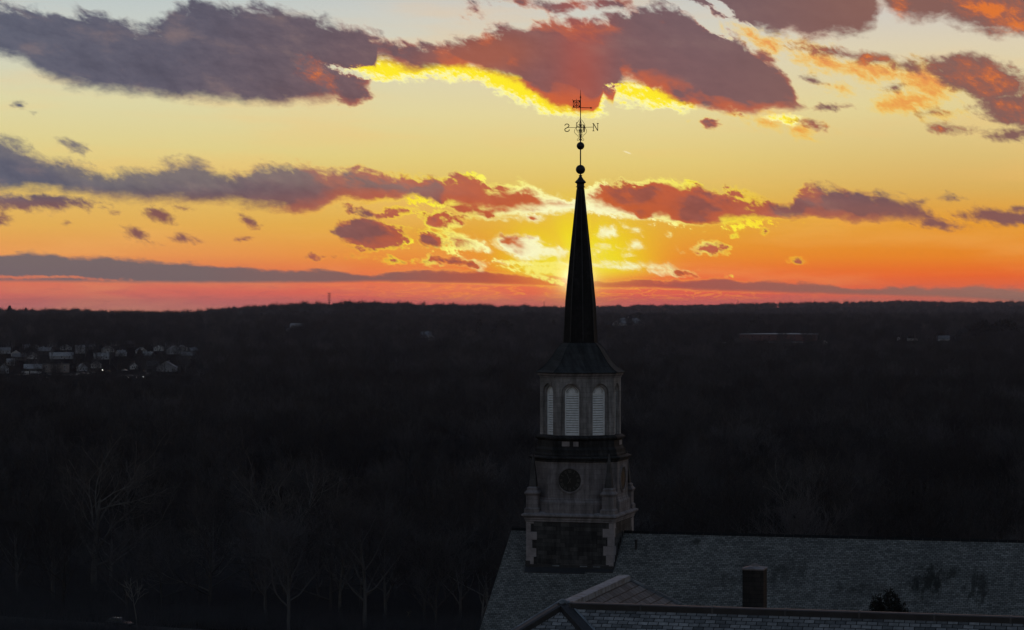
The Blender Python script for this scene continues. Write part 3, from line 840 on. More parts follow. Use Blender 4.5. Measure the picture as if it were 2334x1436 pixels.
# --- weathervane
def vz(q): return zc(50 + (698 - (200 + q / 11.05)) / 33.72)        # heights read against the mast
def vm(q): return q / 11.05 / 33.72
bm = new()
ball(bm, Vector((0, 0, zc(59.24))), .32); ball(bm, Vector((0, 0, zc(60.84))), .265)
vane = part('weathervane', bm, M_iron, church, smooth=True)
bm = new()
tube(bm, [(0, 0, zc(58.8)), (0, 0, zc(61.2)), (0, 0, vz(800)), (0, 0, vz(230)), (0, 0, vz(50))], [.046, .042, .033, .027, .009], 8)
for q, r in ((1300, .045), (1060, .042), (950, .040), (765, .050), (220, .052), (250, .070)):
    loft(bm, [circ(.012, vz(q) - .05, 10), circ(r, vz(q), 10), circ(.012, vz(q) + .05, 10)])
part('mast', bm, M_iron, vane)
bm = new()
for k in range(4):
    Mk = Matrix.Rotation(k * math.pi / 2, 4, 'Z')
    def cv(pts, r=.015): tube(bm, [Mk @ p for p in spline([(vm(x), 0, vz(q)) for x, q in pts])], r, 5)
    cv([(22, 800), (60, 850), (100, 910), (112, 950), (100, 985), (128, 1020), (150, 1060), (158, 1100), (140, 1145), (100, 1180), (70, 1205), (62, 1230), (30, 1270)])
    def scroll(cx, cy, r0, turns, start, sgn, tail):
        pts = []
        for i in range(int(turns * 10)):
            a = start + sgn * 2 * math.pi * i / 10
            rr = r0 * (1 - .6 * i / (turns * 10))
            pts.append((cx + rr * math.cos(a), cy + rr * math.sin(a)))
        cv(tail + pts, .014)
    scroll(62, 1310, 34, 1.1, math.pi * .9, 1, [(6, 1300)])
    scroll(55, 950, 34, 1.1, math.pi * .8, 1, [(5, 1000)])
    scroll(62, 1085, 40, 1.2, math.pi * 1.2, -1, [(5, 1040)])
    cv([(8, 1100), (34, 1150), (40, 1190), (10, 1280)])
part('scrollwork', bm, M_gilt, vane)
bm = new()
for d in ((1, 0), (-1, 0), (0, 1), (0, -1)):
    L = vm(345)
    tube(bm, [(0, 0, vz(998)), (d[0] * L, d[1] * L, vz(998))], .017, 6)
part('cardinal_arms', bm, M_gilt, vane)
def letter(name, strokes, M, flip=1):
    bm = new()
    for st in strokes:
        if st[0] == 'bar':
            (x0, z0), (x1, z1), w = st[1], st[2], st[3]
            d = Vector((x1 - x0, 0, z1 - z0)); L = d.length; a = math.atan2(z1 - z0, x1 - x0)
            box(bm, 0, L, -.012 - st[4], .012 + st[4], -w / 2, w / 2, M @ Matrix.Scale(flip, 4, (1, 0, 0)) @ Matrix.Translation((x0, 0, z0)) @ Matrix.Rotation(-a, 4, 'Y'))
        else:
            tube(bm, [M @ Matrix.Scale(flip, 4, (1, 0, 0)) @ p for p in spline([(x, 0, z) for x, z in st[1]], 5)], st[2], 6)
    part(name, bm, M_gilt, vane)
H = .25
def at(x, y, rz): return Matrix.Translation((x, y, vz(1000))) @ Matrix.Rotation(rz, 4, 'Z')
sN = [('bar', (-.15, -H), (-.15, H), .040, 0), ('bar', (.15, -H), (.15, H), .040, .001), ('bar', (-.15, H), (.15, -H), .052, .002), ('bar', (-.22, -H), (-.08, -H), .04, .003), ('bar', (-.22, H), (-.12, H), .04, .003), ('bar', (.08, H), (.22, H), .04, .003)]
sS = [('tube', [(.15, .13), (.13, .20), (.05, .25), (-.06, .24), (-.13, .17), (-.12, .08), (0, .0), (.13, -.08), (.15, -.17), (.08, -.24), (-.05, -.25), (-.14, -.20), (-.16, -.12)], .029)]
sE = [('bar', (-.13, -H), (-.13, H), .05, 0), ('bar', (-.13, H), (.15, H), .04, .001), ('bar', (-.13, -H), (.15, -H), .04, .001), ('bar', (-.13, 0), (.09, 0), .04, .001)]
sW = [('bar', (-.24, H), (-.12, -H), .04, 0), ('bar', (-.12, -H), (0, H), .04, .001), ('bar', (0, H), (.12, -H), .04, .002), ('bar', (.12, -H), (.24, H), .04, .003)]
letter('letter_n', sN, at(1.05, 0, 0))
letter('letter_s', sS, at(-.94, 0, 0), -1)
letter('letter_e', sE, at(0, -.98, math.pi / 2))
letter('letter_w', sW, at(0, 1.0, math.pi / 2))
# banner and arrow, swung a little out of line with the arms
Mv = Matrix.Rotation(R(6), 4, 'Z')
bm = new()
pc, ph = vm(-100), vm(92)
zc0 = vz(408)
fr = .03
def plate(x0, x1, z0, z1, t=.012): box(bm, x0, x1, -t, t, z0, z1, Mv)
plate(pc - ph, pc + ph, zc0 + ph - fr, zc0 + ph); plate(pc - ph, pc + ph, zc0 - ph, zc0 - ph + fr)
plate(pc - ph, pc - ph + fr, zc0 - ph + fr, zc0 + ph - fr); plate(pc + ph - fr, pc + ph, zc0 - ph + fr, zc0 + ph - fr)
for sx in (-1, 1):                                     # solid spandrels round the pierced ring
    for sz in (-1, 1):
        c = Vector((pc + sx * (ph - fr), 0, zc0 + sz * (ph - fr)))
        pts = [c] + [Vector((pc + sx * (ph - fr) * math.cos(a), 0, zc0 + sz * (ph - fr) * math.sin(a))) for a in [math.pi / 2 * i / 8 for i in range(9)]]
        loft(bm, [[Mv @ (p + Vector((0, -.01, 0))) for p in pts], [Mv @ (p + Vector((0, .01, 0))) for p in pts]])
for r in (.62, .0):
    if r: tube(bm, [Mv @ Vector((pc + ph * r * math.cos(a), 0, zc0 + ph * r * math.sin(a))) for a in [2 * math.pi * i / 24 for i in range(25)]], .020, 5)
tube(bm, [Mv @ Vector((pc, 0, zc0 - ph)), Mv @ Vector((pc, 0, zc0 + ph))], .018, 5)
for s in (-1, 1):
    tube(bm, [Mv @ p for p in spline([(pc + s * .01, 0, zc0 + .10), (pc + s * .06, 0, zc0 + .08), (pc + s * .07, 0, zc0 + .01), (pc + s * .02, 0, zc0 - .03), (pc + s * .05, 0, zc0 - .10), (pc + s * .12, 0, zc0 - .10)])], .014, 5)
for dx_, dz_ in ((-1.1, 1.15), (1.0, 1.1), (-1.15, -1.12), (0, 1.25), (0, -1.22), (1.0, -1.1)):
    ball(bm, Mv @ Vector((pc + ph * dx_, 0, zc0 + ph * dz_)), .026, 8, 6)
    tube(bm, [Mv @ Vector((pc + ph * dx_ * .9, 0, zc0 + ph * dz_ * .85)), Mv @ Vector((pc + ph * dx_, 0, zc0 + ph * dz_))], .012, 5)
part('banner', bm, M_iron, vane)
bm = new()
tube(bm, [Mv @ Vector((0, 0, vz(500))), Mv @ Vector((vm(255), 0, vz(510)))], .024, 6)
tube(bm, [Mv @ Vector((vm(232), 0, vz(510))), Mv @ Vector((vm(262), 0, vz(511))), Mv @ Vector((vm(305), 0, vz(513)))], [.012, .06, .006], 6)
part('arrow', bm, M_iron, vane)

# ================================================================ nearer building: slate roofs in the foreground
WZ0 = 15.0
AX, AY, AZZ = 1.80, 90.0, 39.45
wing = thing('slate_roofed_hall', 'nearer building of which only the slate roof with dark lead ridges and one chimney shows', 'building', (AX, AY, WZ0), TH)
SW = 0.66
za = AZZ - WZ0
E = 9.0
ez = za - SW * E
slw = math.hypot(1, SW)
L, D2, Y2 = 34.0, 9.7, 9.7
bm = new(); lay = bm.loops.layers.uv.new('UVMap')
def rf(pts, ax):
    uv = []
    for p in pts:
        run = -(za - p[2]) / SW * slw
        uv.append(((p[0] if ax == 'x' else p[1]), run))
    quad(bm, pts, uv, lay)
A_ = (0, 0, za); B_ = (0, Y2, za)
rf([(-E, -E, ez), (L, -E, ez), (L, 0, za), A_], 'x')
wroof = part('roof', bm, M_slate2, wing)
bm = new(); lay = bm.loops.layers.uv.new('UVMap')
rf([A_, (L, 0, za), (L, E, ez), (E, E, ez)], 'x')
part('rear_slope', bm, M_slate2, wroof)
bm = new(); lay = bm.loops.layers.uv.new('UVMap')
rf([A_, (E, E, ez), (E, Y2 + E, ez), B_], 'y')
rf([(-E, -E, ez), A_, B_, (-E, Y2 + E, ez)], 'y')
rf([B_, (E, Y2 + E, ez), (-E, Y2 + E, ez)], 'x')
part('cross_roof', bm, M_slate3, wing)
bm = new()
loft(bm, [[(-E + .4, -E + .4, 0), (L - .4, -E + .4, 0), (L - .4, E - .4, 0), (E - .4, E - .4, 0), (E - .4, Y2 + E - .4, 0), (-E + .4, Y2 + E - .4, 0)],
          [(-E + .4, -E + .4, ez + .1), (L - .4, -E + .4, ez + .1), (L - .4, E - .4, ez + .1), (E - .4, E - .4, ez + .1), (E - .4, Y2 + E - .4, ez + .1), (-E + .4, Y2 + E - .4, ez + .1)]], True, False)
bm.faces.new([bm.verts.new(p) for p in ((L - .4, -E + .4, ez + .1), (L - .4, E - .4, ez + .1), (L - .4, 0, za - .2))])
part('wall', bm, M_wall, wing)
def strip(bm, p, q, w, h0, h1, up=Vector((0, 0, 1))):
    """a straight lead roll from p to q, w wide, from h0 to h1 above the line, rounded on top"""
    p, q = Vector(p), Vector(q); d = (q - p).normalized(); s = d.cross(up).normalized(); u = s.cross(d).normalized()
    prof = [(-w / 2, h0), (w / 2, h0), (w / 2, h1 * .7), (w * .25, h1), (-w * .25, h1), (-w / 2, h1 * .7)]
    loft(bm, [[c + s * a + u * b for a, b in prof] for c in (p, q)])
bm = new()
x = 0.3
while x < L:
    x2 = min(L, x + 2.55)
    strip(bm, (x + .012, 0, za), (x2 - .012, 0, za), .40, -.22, .10)
    x = x2
nf = len(bm.faces)
x = 0.3
while x < L:
    strip(bm, (x - .03, 0, za + .004), (x + .03, 0, za + .004), .42, -.22, .112)
    x += 2.55
bm.faces.ensure_lookup_table()
for f in bm.faces[nf:]: f.material_index = 1
rc = part('ridge_cap', bm, M_lead, wing)
rc.data.materials.append(M_lead3)
for sgn in (-1, 1):
    bm = new()
    strip(bm, (0, 0, za + .02), (sgn * E, -E, ez + .02), .46, -.20, .09)
    hip = part('hip_cap', bm, M_lead, wing)
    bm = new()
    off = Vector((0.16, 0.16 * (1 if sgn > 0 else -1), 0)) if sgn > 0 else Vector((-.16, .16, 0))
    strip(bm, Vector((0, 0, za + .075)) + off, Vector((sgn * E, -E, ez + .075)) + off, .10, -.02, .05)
    part('lit_edge', bm, M_lead2, hip)  # pale strip painting in the light along the hip cap's edge
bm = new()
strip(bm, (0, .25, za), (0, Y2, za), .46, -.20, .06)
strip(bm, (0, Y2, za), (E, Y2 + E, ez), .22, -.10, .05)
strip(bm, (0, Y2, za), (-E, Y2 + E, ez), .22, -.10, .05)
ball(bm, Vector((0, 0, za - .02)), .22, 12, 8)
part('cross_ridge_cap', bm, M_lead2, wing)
# chimney through the rear slope
bm = new()
cx, cy = 6.15, 4.0
def rect(hx, hy, z): return [(cx - hx, cy - hy, z), (cx + hx, cy - hy, z), (cx + hx, cy + hy, z), (cx - hx, cy + hy, z)]
ct = 40.46 - WZ0
loft(bm, [rect(.385, .36, ct - 6), rect(.385, .36, ct)])
ch = part('chimney', bm, M_chim, wing)
bm = new()
loft(bm, [rect(.385, .36, ct + .001), rect(.41, .385, ct + .02), rect(.41, .385, ct + .06), rect(.20, .20, ct + .12)])
part('chimney_cap', bm, M_trim, ch)
bm = new()
loft(bm, [circ(.13, ct + .08, 10, cx + .02, cy), circ(.11, ct + .18, 10, cx + .02, cy), circ(.12, ct + .20, 10, cx + .02, cy), circ(.08, ct + .21, 10, cx + .02, cy)])
part('chimney_pot', bm, M_trim, ch)

# ================================================================ terrain
def lerp_tab(t, x): return np.interp(x, [p[0] for p in t], [p[1] for p in t])
BASE = [(0, 14), (210, 14), (300, 4.5), (375, 0), (1900, 0), (2150, 2.5), (2400, 6.5), (2650, 12), (3100, 19.5), (3400, 23.5), (3800, 27)]
SKYL = [(-1500, 700), (-600, 700), (0, 706), (60, 706.5), (130, 704.5), (200, 706), (250, 709), (330, 710.5), (420, 711), (460, 708.5), (520, 703), (600, 697), (680, 690.5), (740, 691.5), (800, 688.5), (900, 690), (1000, 692.5), (1100, 696), (1200, 697.5), (1290, 699.5), (1400, 697), (1500, 695.5), (1600, 694.5), (1700, 691.5), (1760, 690.5), (1850, 689.5), (1950, 688.5), (2050, 685.5), (2130, 687.5), (2334, 687.5), (2900, 690), (4200, 694)]
CRD = [(-1500, 4700), (1080, 4700), (1420, 7400), (4200, 7600)]
def ground(x, y):
    x = np.asarray(x, float); y = np.asarray(y, float)
    D = np.hypot(x, y)
    yy = np.maximum(y, 1e-3)
    u = np.where(y > 1, 1167 + FPX * x / yy, 1167)
    u = np.clip(u, -1500, 4200)
    dc = lerp_tab(CRD, u)
    yc = dc * np.cos(np.arctan2(u - 1167, FPX))
    zcst = CAM_Z + (698 - lerp_tab(SKYL, u)) / FPX * yc - 13.0
    base = lerp_tab(BASE, D)
    t = np.clip((D - 3500) / np.maximum(dc - 3500, 1), 0, 1)
    rise = t * t * (3 - 2 * t)
    lo = lerp_tab(BASE, np.minimum(D, 3800))
    # a fold of lower ground in front of the far hills
    dip = np.interp(u, [-1500, 500, 1250, 1700, 4200], [7, 9, 14, 24, 24]) * np.sin(np.clip((D - 3500) / np.maximum(dc - 3500, 1), 0, 1) * math.pi) ** 2
    z = np.where(D > 3500, lo * (1 - rise) + zcst * rise - dip, base)
    t2 = np.clip((D - dc) / 3500, 0, 1)
    z = np.where(D > dc, zcst - 30 * t2 * t2 * (3 - 2 * t2), z)
    roll = 1.1 * np.sin(x * .011 + 1.3) * np.cos(y * .009 + .4) * np.clip((D - 500) / 600, 0, 1)
    return z + roll
def gz(x, y): return float(ground(x, y))
def at_px(u, w, dist=None):
    """ground point seen in direction (u, w) of the layout tables"""
    if dist is None:
        ds = np.linspace(380, 7000, 4000)
        xs = (u - 1167) / FPX * ds
        zz = ground(xs, ds)
        line = CAM_Z + (698 - w) / FPX * ds
        k = int(np.argmax(zz >= line))
        dist = ds[k]
    x = (u - 1167) / FPX * dist
    return Vector((x, dist, gz(x, dist)))

def f_ground(n, b):
    c = objco(n)
    v = n.noise(c, 0.06, 6, 0.62)
    v2 = n.noise(c, 0.9, 4, 0.6)
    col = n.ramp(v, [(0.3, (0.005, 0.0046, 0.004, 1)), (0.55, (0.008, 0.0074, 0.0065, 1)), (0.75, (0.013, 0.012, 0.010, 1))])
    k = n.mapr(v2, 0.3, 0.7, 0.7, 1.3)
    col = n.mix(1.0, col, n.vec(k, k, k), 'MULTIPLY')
    return {'Base Color': col, 'Roughness': 0.95, 'Specular IOR Level': 0.0, 'bump': (v2, 0.5, 0.3)}
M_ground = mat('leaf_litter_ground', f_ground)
def rings_grid():
    rad = np.concatenate([[2.0, 60, 150], np.linspace(200, 420, 24), np.geomspace(440, 11500, 190)])
    th = np.radians(np.concatenate([np.linspace(-62, -17, 14)[:-1], np.linspace(-17, 17, 300), np.linspace(17, 62, 14)[1:]]))
    Rr, T_ = np.meshgrid(rad, th, indexing='ij')
    x, y = Rr * np.sin(T_), Rr * np.cos(T_) 
    z = ground(x, y)
    n, m = x.shape
    idx = np.arange(n * m).reshape(n, m)
    f = np.stack([idx[:-1, :-1], idx[:-1, 1:], idx[1:, 1:], idx[1:, :-1]], -1).reshape(-1, 4)[:, ::-1]
    return np.stack([x, y, z], -1).reshape(-1, 3), f
V, F = rings_grid()
me = bpy.data.meshes.new('ground')
me.from_pydata(V.tolist(), [], F.tolist())
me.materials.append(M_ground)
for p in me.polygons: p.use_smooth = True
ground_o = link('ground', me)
ground_o['kind'] = 'structure'
# lane at the foot of the wood
M_road = plain('worn_asphalt', (0.040, 0.040, 0.042), 0.9, 0.25, 0.4)
def road(name, pts, w, lift=.02):
    bm = new()
    prev = None
    for i, (x, y) in enumerate(pts):
        a, c = pts[max(i - 1, 0)], pts[min(i + 1, len(pts) - 1)]
        d = Vector((c[0] - a[0], c[1] - a[1], 0)).normalized(); s = Vector((-d.y, d.x, 0)) * w / 2
        q = [bm.verts.new((x + k * s.x, y + k * s.y, gz(x + k * s.x, y + k * s.y) + lift)) for k in (-1, 1)]
        if prev: bm.faces.new((prev[0], q[0], q[1], prev[1]))
        prev = q
    o = part(name, bm, M_road); o['kind'] = 'structure'
    return o
def frange(a, b, n): return [a + (b - a) * i / (n - 1) for i in range(n)]
road('road', [(x, 396 - (x + 62) * .50) for x in frange(-110, -20, 40)], 6.0, .15)
road('car_park', [(x, 1830) for x in frange(-350, -215, 24)], 18.0, .25)

# ================================================================ trees
def grow(seed, height, spread, trunk_frac, up=0.35, n_limbs=7, levels=4, twig=5, r0=None, lean=0.0):
    """bare deciduous tree as a list of (points, radii, level)"""
    g = random.Random(seed)
    out = []
    r0 = r0 or height * .020
    def branch(p, d, L, r, lev):
        n = 5 if lev <= 1 else (4 if lev == 2 else 3)
        pts = [p.copy()]; rad = [r]; q = p.copy(); d = d.normalized()
        for i in range(n):
            bend = Vector((g.uniform(-1, 1), g.uniform(-1, 1), g.uniform(-.6, 1.0) * (1 if lev else .2)))
            d = (d + bend * (.10 if lev == 0 else .30) + Vector((0, 0, up * .18 * (lev > 0)))).normalized()
            q = q + d * (L / n)
            pts.append(q.copy()); rad.append(r * (1 - .72 * (i + 1) / n))
        out.append((pts, rad, lev))
        if lev >= levels: return
        k = n_limbs if lev == 0 else (twig + (1 if lev == 1 else 0))
        for j in range(k):
            t = (trunk_frac + (1 - trunk_frac) * (j + .6) / k) if lev == 0 else .22 + .78 * (j + .8) / k
            fi = min(t, .999) * n; i = int(fi); fr = fi - i
            pos = pts[i].lerp(pts[i + 1], fr); rr = rad[i] * (1 - fr) + rad[i + 1] * fr
            ax = (pts[i + 1] - pts[i]).normalized()
            side = ax.orthogonal().normalized()
            side = Matrix.Rotation(2.4 * j + g.uniform(-.6, .6), 3, ax) @ side
            ang = g.uniform(.65, 1.15) if lev == 0 else g.uniform(.45, .95)
            nd = ax * math.cos(ang) + side * math.sin(ang)
            if lev == 0:
                LL = spread * g.uniform(.75, 1.1) * (1.0 - .45 * max(0, t - .55) / .45)
            else:
                LL = L * g.uniform(.36, .62)
            branch(pos, nd, LL, max(rr * .62, .012), lev + 1)
    branch(Vector((0, 0, -.4)), Vector((lean, lean * .4, 1)), height * .80, r0, 0)
    return out
def tree_mesh(segs, levels, mat_, name, minr=.012):
    bm = new()
    for pts, rad, lev in segs:
        if lev in levels:
            tube(bm, pts, [max(r, minr) for r in rad], (8, 6, 4, 3, 3)[lev], cap=False)
    me = bpy.data.meshes.new(name); bm.to_mesh(me); bm.free()
    me.materials.append(mat_)
    for p in me.polygons: p.use_smooth = True
    return me
KINDS = [  # seed, height, spread, trunk_frac, up, limbs, levels, twigs
    (11, 17, 11.5, .20, .30, 9, 4, 6), (12, 16, 9.0, .20, .50, 9, 4, 6), (13, 19, 10.0, .24, .50, 10, 4, 6),
    (14, 14, 8.5, .16, .45, 9, 4, 6), (15, 16, 10.0, .16, .38, 10, 4, 6)]
PROTO = []
for k, a in enumerate(KINDS):
    sg = grow(*a)
    PROTO.append((tree_mesh(sg, (0, 1), M_bark, 'trunk', .03), tree_mesh(sg, (2, 3, 4), M_twig, 'crown', .020)))
def put_tree(trunk_me, crown_me, x, y, s, rz, label, group=None, cat='tree', name='bare_tree', z=None):
    o = thing(name, label, cat, (x, y, gz(x, y) if z is None else z), rz, group)
    o.scale = (s, s, s)
    link('trunk', trunk_me, o)
    link('crown', crown_me, o)
    return o

# trees that can be told apart
M_twig2 = plain('paler_twigs', (0.055, 0.053, 0.053), 0.9, 0.3, 0.8)  # only a paler base colour than the common twigs
def special(seed, args, u, w, dist, label, bark=None, name='bare_tree', rz=0.0):
    sg = grow(seed, *args)
    p = at_px(u, w, dist)
    return put_tree(tree_mesh(sg, (0, 1, 2), bark or M_bark2, 'trunk', .05), tree_mesh(sg, (3, 4), bark or M_twig2, 'crown', .024), p.x, p.y, 1.0, rz, label, None, 'tree', name)
M_bark2 = plain('skylit_bark', (0.098, 0.096, 0.094), 0.9, 0.3, 0.8)  # paler bark: sky light on the limbs is put into the colour
special(41, (21, 15, .24, .16, 9, 4, 5, .62), 215, 0, 445, 'wide spreading bare oak with pale crooked limbs, lower left of the wood')
special(42, (19, 12.5, .24, .22, 9, 4, 5, .48), 650, 0, 430, 'bare tree with a fan of upswept pale branches, left of the church gable')
special(43, (17, 12, .26, .22, 9, 4, 5, .45), 1835, 0, 470, 'bare tree with pale forked branches just above the long slate roof ridge')
special(44, (9, 2.6, .55, .6, 5, 3, 3, .10), 312, 0, 392, 'slim pale sapling with a kinked stem beside the dark parked car', M_pale, 'sapling')
special(45, (15, 6, .25, .55, 7, 4, 4, .30), 775, 0, 405, 'twin-stemmed bare tree with pale streaked bark near the bottom edge', M_bark2, rz=1.0)
special(46, (13, 9, .25, .14, 7, 4, 4, .28), 480, 0, 420, 'low bare tree with one long level pale branch, between the two big ones', M_bark2, rz=2.0)

rng = random.Random(77)
spots = []
def blocked(u, D):
    if D < 1250: return False
    if u < 470 and 1560 < D < 2350: return True
    if 1630 < u < 1905 and 2200 < D < 2760: return True
    if 630 < u < 715 and 2650 < D < 3200: return True
    if 1375 < u < 1490 and 2700 < D < 3420: return True
    if 2030 < u < 2190 and 2200 < D < 2700: return True
    if 945 < u < 1005 and 2150 < D < 2700: return True
    if 1112 < u < 1142 and 2250 < D < 2700: return True
    if 805 < u < 970 and 1450 < D < 1960: return True
    return False
# nearest wood: individual trees
tries = 0
while len(spots) < 294 and tries < 40000:
    tries += 1
    D = 385 + 330 * rng.random() ** 1.25
    u = rng.uniform(-80, 2420)
    x = (u - 1167) / FPX * D
    if -64 - 20 < x < -38 and D < 402: continue
    if u > 1090 and D > 640: pass
    if all((x - a) ** 2 + (D - b) ** 2 > 36 for a, b in spots): spots.append((x, D))
spots.sort(key=lambda q: q[1])
for x, D in spots:
    k = rng.randrange(len(PROTO))
    put_tree(*PROTO[k], x, D, rng.uniform(.62, 1.0), rng.uniform(0, 6.28), 'bare leafless tree in the near dark wood beyond the church', 'bare trees of the near wood')

# the rest of the wood reads as one mass: one object whose points carry trees
pts = []
rngn = np.random.default_rng(5)
def scatter(n, d0, d1, power, smin, smax):
    D = d0 + (d1 - d0) * rngn.random(n) ** power
    u = rngn.uniform(-300, 2640, n)
    x = (u - 1167) / FPX * D
    y = D
    keep = np.array([not blocked(a, b) or rngn.random() < .065 for a, b in zip(u, D)])
    z = ground(x, y)
    s = rngn.uniform(smin, smax, n)
    # kept low in front of the town
    s = np.where((u < 480) & (D > 1000) & (D < 1560), s * .62, s)
    return np.stack([x, y, z, s], -1)[keep]
P = np.concatenate([scatter(5200, 640, 1600, 1.0, .65, 1.0), scatter(8500, 1600, 3600, 1.0, .65, 1.05), scatter(9000, 3600, 7900, 1.0, .55, .95)])
# denser along the far skylines
def crest(n):
    u = rngn.uniform(-300, 2640, n)
    dc = lerp_tab(CRD, u) + rngn.normal(0, 70, n)
    x = (u - 1167) / FPX * dc
    return np.stack([x, dc, ground(x, dc), .34 + .72 * rngn.random(n) ** 2.2], -1)
P = np.concatenate([P, crest(4200)])
sink = np.clip((np.hypot(P[:, 0], P[:, 1]) - 2600) / 1200, 0, 1)
P[:, 2] -= sink * 5.5 * P[:, 3]
me = bpy.data.meshes.new('woodland')
me.from_pydata(P[:, :3].tolist(), [], [])
for nm, arr, ty in (('scl', P[:, 3], 'FLOAT'), ('rot', rngn.uniform(0, 6.28, len(P)), 'FLOAT')):
    at_ = me.attributes.new(nm, ty, 'POINT'); at_.data.foreach_set('value', arr.astype(np.float32))
at_ = me.attributes.new('pick', 'INT', 'POINT'); at_.data.foreach_set('value', rngn.integers(0, 4, len(P)).astype(np.int32))
wood = link('woodland', me)
wood['kind'] = 'stuff'
wood['label'] = 'bare winter woodland covering the valley and the far hills'
wood['category'] = 'woodland'
SRC = []
for o in COL.objects:
    if o.name.startswith('trunk') and o.parent and o.data.name in [p[0].name for p in PROTO] and o.data.name not in [s[0].data.name for s in SRC]:
        cr = [c for c in o.parent.children if c.name.startswith('crown')][0]
        SRC.append((o, cr))
ng = bpy.data.node_groups.new('scatter_wood', 'GeometryNodeTree')
ng.interface.new_socket('Geometry', in_out='INPUT', socket_type='NodeSocketGeometry')
ng.interface.new_socket('Geometry', in_out='OUTPUT', socket_type='NodeSocketGeometry')
gi = ng.nodes.new('NodeGroupInput'); go = ng.nodes.new('NodeGroupOutput')
iop = ng.nodes.new('GeometryNodeInstanceOnPoints')
joinall = ng.nodes.new('GeometryNodeJoinGeometry')
for a, b in SRC[:4]:
    j = ng.nodes.new('GeometryNodeJoinGeometry')
    for o in (a, b):
        oi = ng.nodes.new('GeometryNodeObjectInfo'); oi.inputs['Object'].default_value = o
        oi.transform_space = 'ORIGINAL'
        ng.links.new(oi.outputs['Geometry'], j.inputs[0])
    g2 = ng.nodes.new('GeometryNodeGeometryToInstance')
    ng.links.new(j.outputs[0], g2.inputs[0])
    ng.links.new(g2.outputs[0], joinall.inputs[0])
def attr(nm, ty):
    n = ng.nodes.new('GeometryNodeInputNamedAttribute'); n.data_type = ty; n.inputs['Name'].default_value = nm
    return n.outputs['Attribute']
ng.links.new(gi.outputs[0], iop.inputs['Points'])
ng.links.new(joinall.outputs[0], iop.inputs['Instance'])
iop.inputs['Pick Instance'].default_value = True
ng.links.new(attr('pick', 'INT'), iop.inputs['Instance Index'])
cx_ = ng.nodes.new('ShaderNodeCombineXYZ'); ng.links.new(attr('rot', 'FLOAT'), cx_.inputs[2])
ng.links.new(cx_.outputs[0], iop.inputs['Rotation'])
ng.links.new(attr('scl', 'FLOAT'), iop.inputs['Scale'])
ng.links.new(iop.outputs[0], go.inputs[0])
md = wood.modifiers.new('scatter', 'NODES'); md.node_group = ng

# ================================================================ undergrowth
def spikes(n, d0, d1, umin, umax, hgt, seed, name, mat_, per=14, label=None):
    g = np.random.default_rng(seed)
    D = d0 + (d1 - d0) * g.random(n) ** 1.2
    u = g.uniform(umin, umax, n)
    x = (u - 1167) / FPX * D
    keep = ~((np.abs(x + 60) < 26) & (np.abs(D - (396 - (x + 62) * .5)) < 4.5))
    x, D = x[keep], D[keep]
    z = ground(x, D)
    m = len(x)
    h = hgt * g.uniform(.45, 1.15, (m, per))
    az_ = g.uniform(0, 2 * math.pi, (m, per)); tilt = g.uniform(.05, .75, (m, per))
    bx = x[:, None] + g.normal(0, .35 * hgt, (m, per)); by = D[:, None] + g.normal(0, .35 * hgt, (m, per))
    bz = np.repeat(z[:, None], per, 1) - .1
    tx = bx + h * np.sin(tilt) * np.cos(az_); ty = by + h * np.sin(tilt) * np.sin(az_); tz = bz + h * np.cos(tilt)
    w = .022
    a = np.stack([bx - w, by, bz], -1); b = np.stack([bx + w, by, bz], -1); c = np.stack([tx, ty, tz], -1)
    d = np.stack([bx, by + w * 1.7, bz], -1)
    V = np.stack([a, b, c, d], 2).reshape(-1, 3)
    k = np.arange(m * per) * 4
    F = np.concatenate([np.stack([k, k + 1, k + 2], -1), np.stack([k + 1, k + 3, k + 2], -1), np.stack([k + 3, k, k + 2], -1)])
    me = bpy.data.meshes.new(name)
    me.vertices.add(len(V)); me.vertices.foreach_set('co', V.astype(np.float32).ravel())
    me.loops.add(len(F) * 3); me.loops.foreach_set('vertex_index', F.astype(np.int32).ravel())
    me.polygons.add(len(F)); me.polygons.foreach_set('loop_start', np.arange(0, len(F) * 3, 3, dtype=np.int32))
    me.update(calc_edges=True)
    me.materials.append(mat_)
    o = link(name, me); o['kind'] = 'stuff'
    if label: o['label'] = label
    o['category'] = 'undergrowth'
    return o
M_brush = plain('brush_stems', (0.036, 0.034, 0.037), 0.9, 0.35, 0.5)
spikes(15000, 384, 600, -100, 1250, 3.4, 3, 'undergrowth', M_brush, 14, 'thin leafless brush covering the floor of the near wood')

# ================================================================ evergreens
def evergreen_mesh(seed, h, r, n, shape, leaf, vis_from=0.0):
    g = np.random.default_rng(seed)
    t = vis_from + (1 - vis_from) * g.random(n)
    rad = r * np.array([shape(q) for q in t]) * (.45 + .62 * np.sqrt(g.random(n))) * (1 + .22 * np.sin(t * 43 + g.random(n)))
    a = g.uniform(0, 2 * math.pi, n)
    lump = 1 + .20 * np.sin(a * 3 + t * 19) + .14 * np.sin(a * 7 - t * 31)
    c = np.stack([rad * lump * np.cos(a), rad * lump * np.sin(a), t * h], -1)
    u = g.normal(size=(n, 3)); u[:, 2] = np.abs(u[:, 2]) * .9; u /= np.linalg.norm(u, axis=1)[:, None]
    v = np.cross(u, g.normal(size=(n, 3))); v /= np.linalg.norm(v, axis=1)[:, None]
    s = leaf * g.uniform(.6, 1.5, n)[:, None]
    V = np.stack([c - v * s * .35, c + v * s * .35, c + u * s * 1.6], 1).reshape(-1, 3)
    me = bpy.data.meshes.new('crown')
    me.from_pydata(V.tolist(), [], np.arange(n * 3).reshape(-1, 3).tolist())
    me.materials.append(M_ever)
    return me
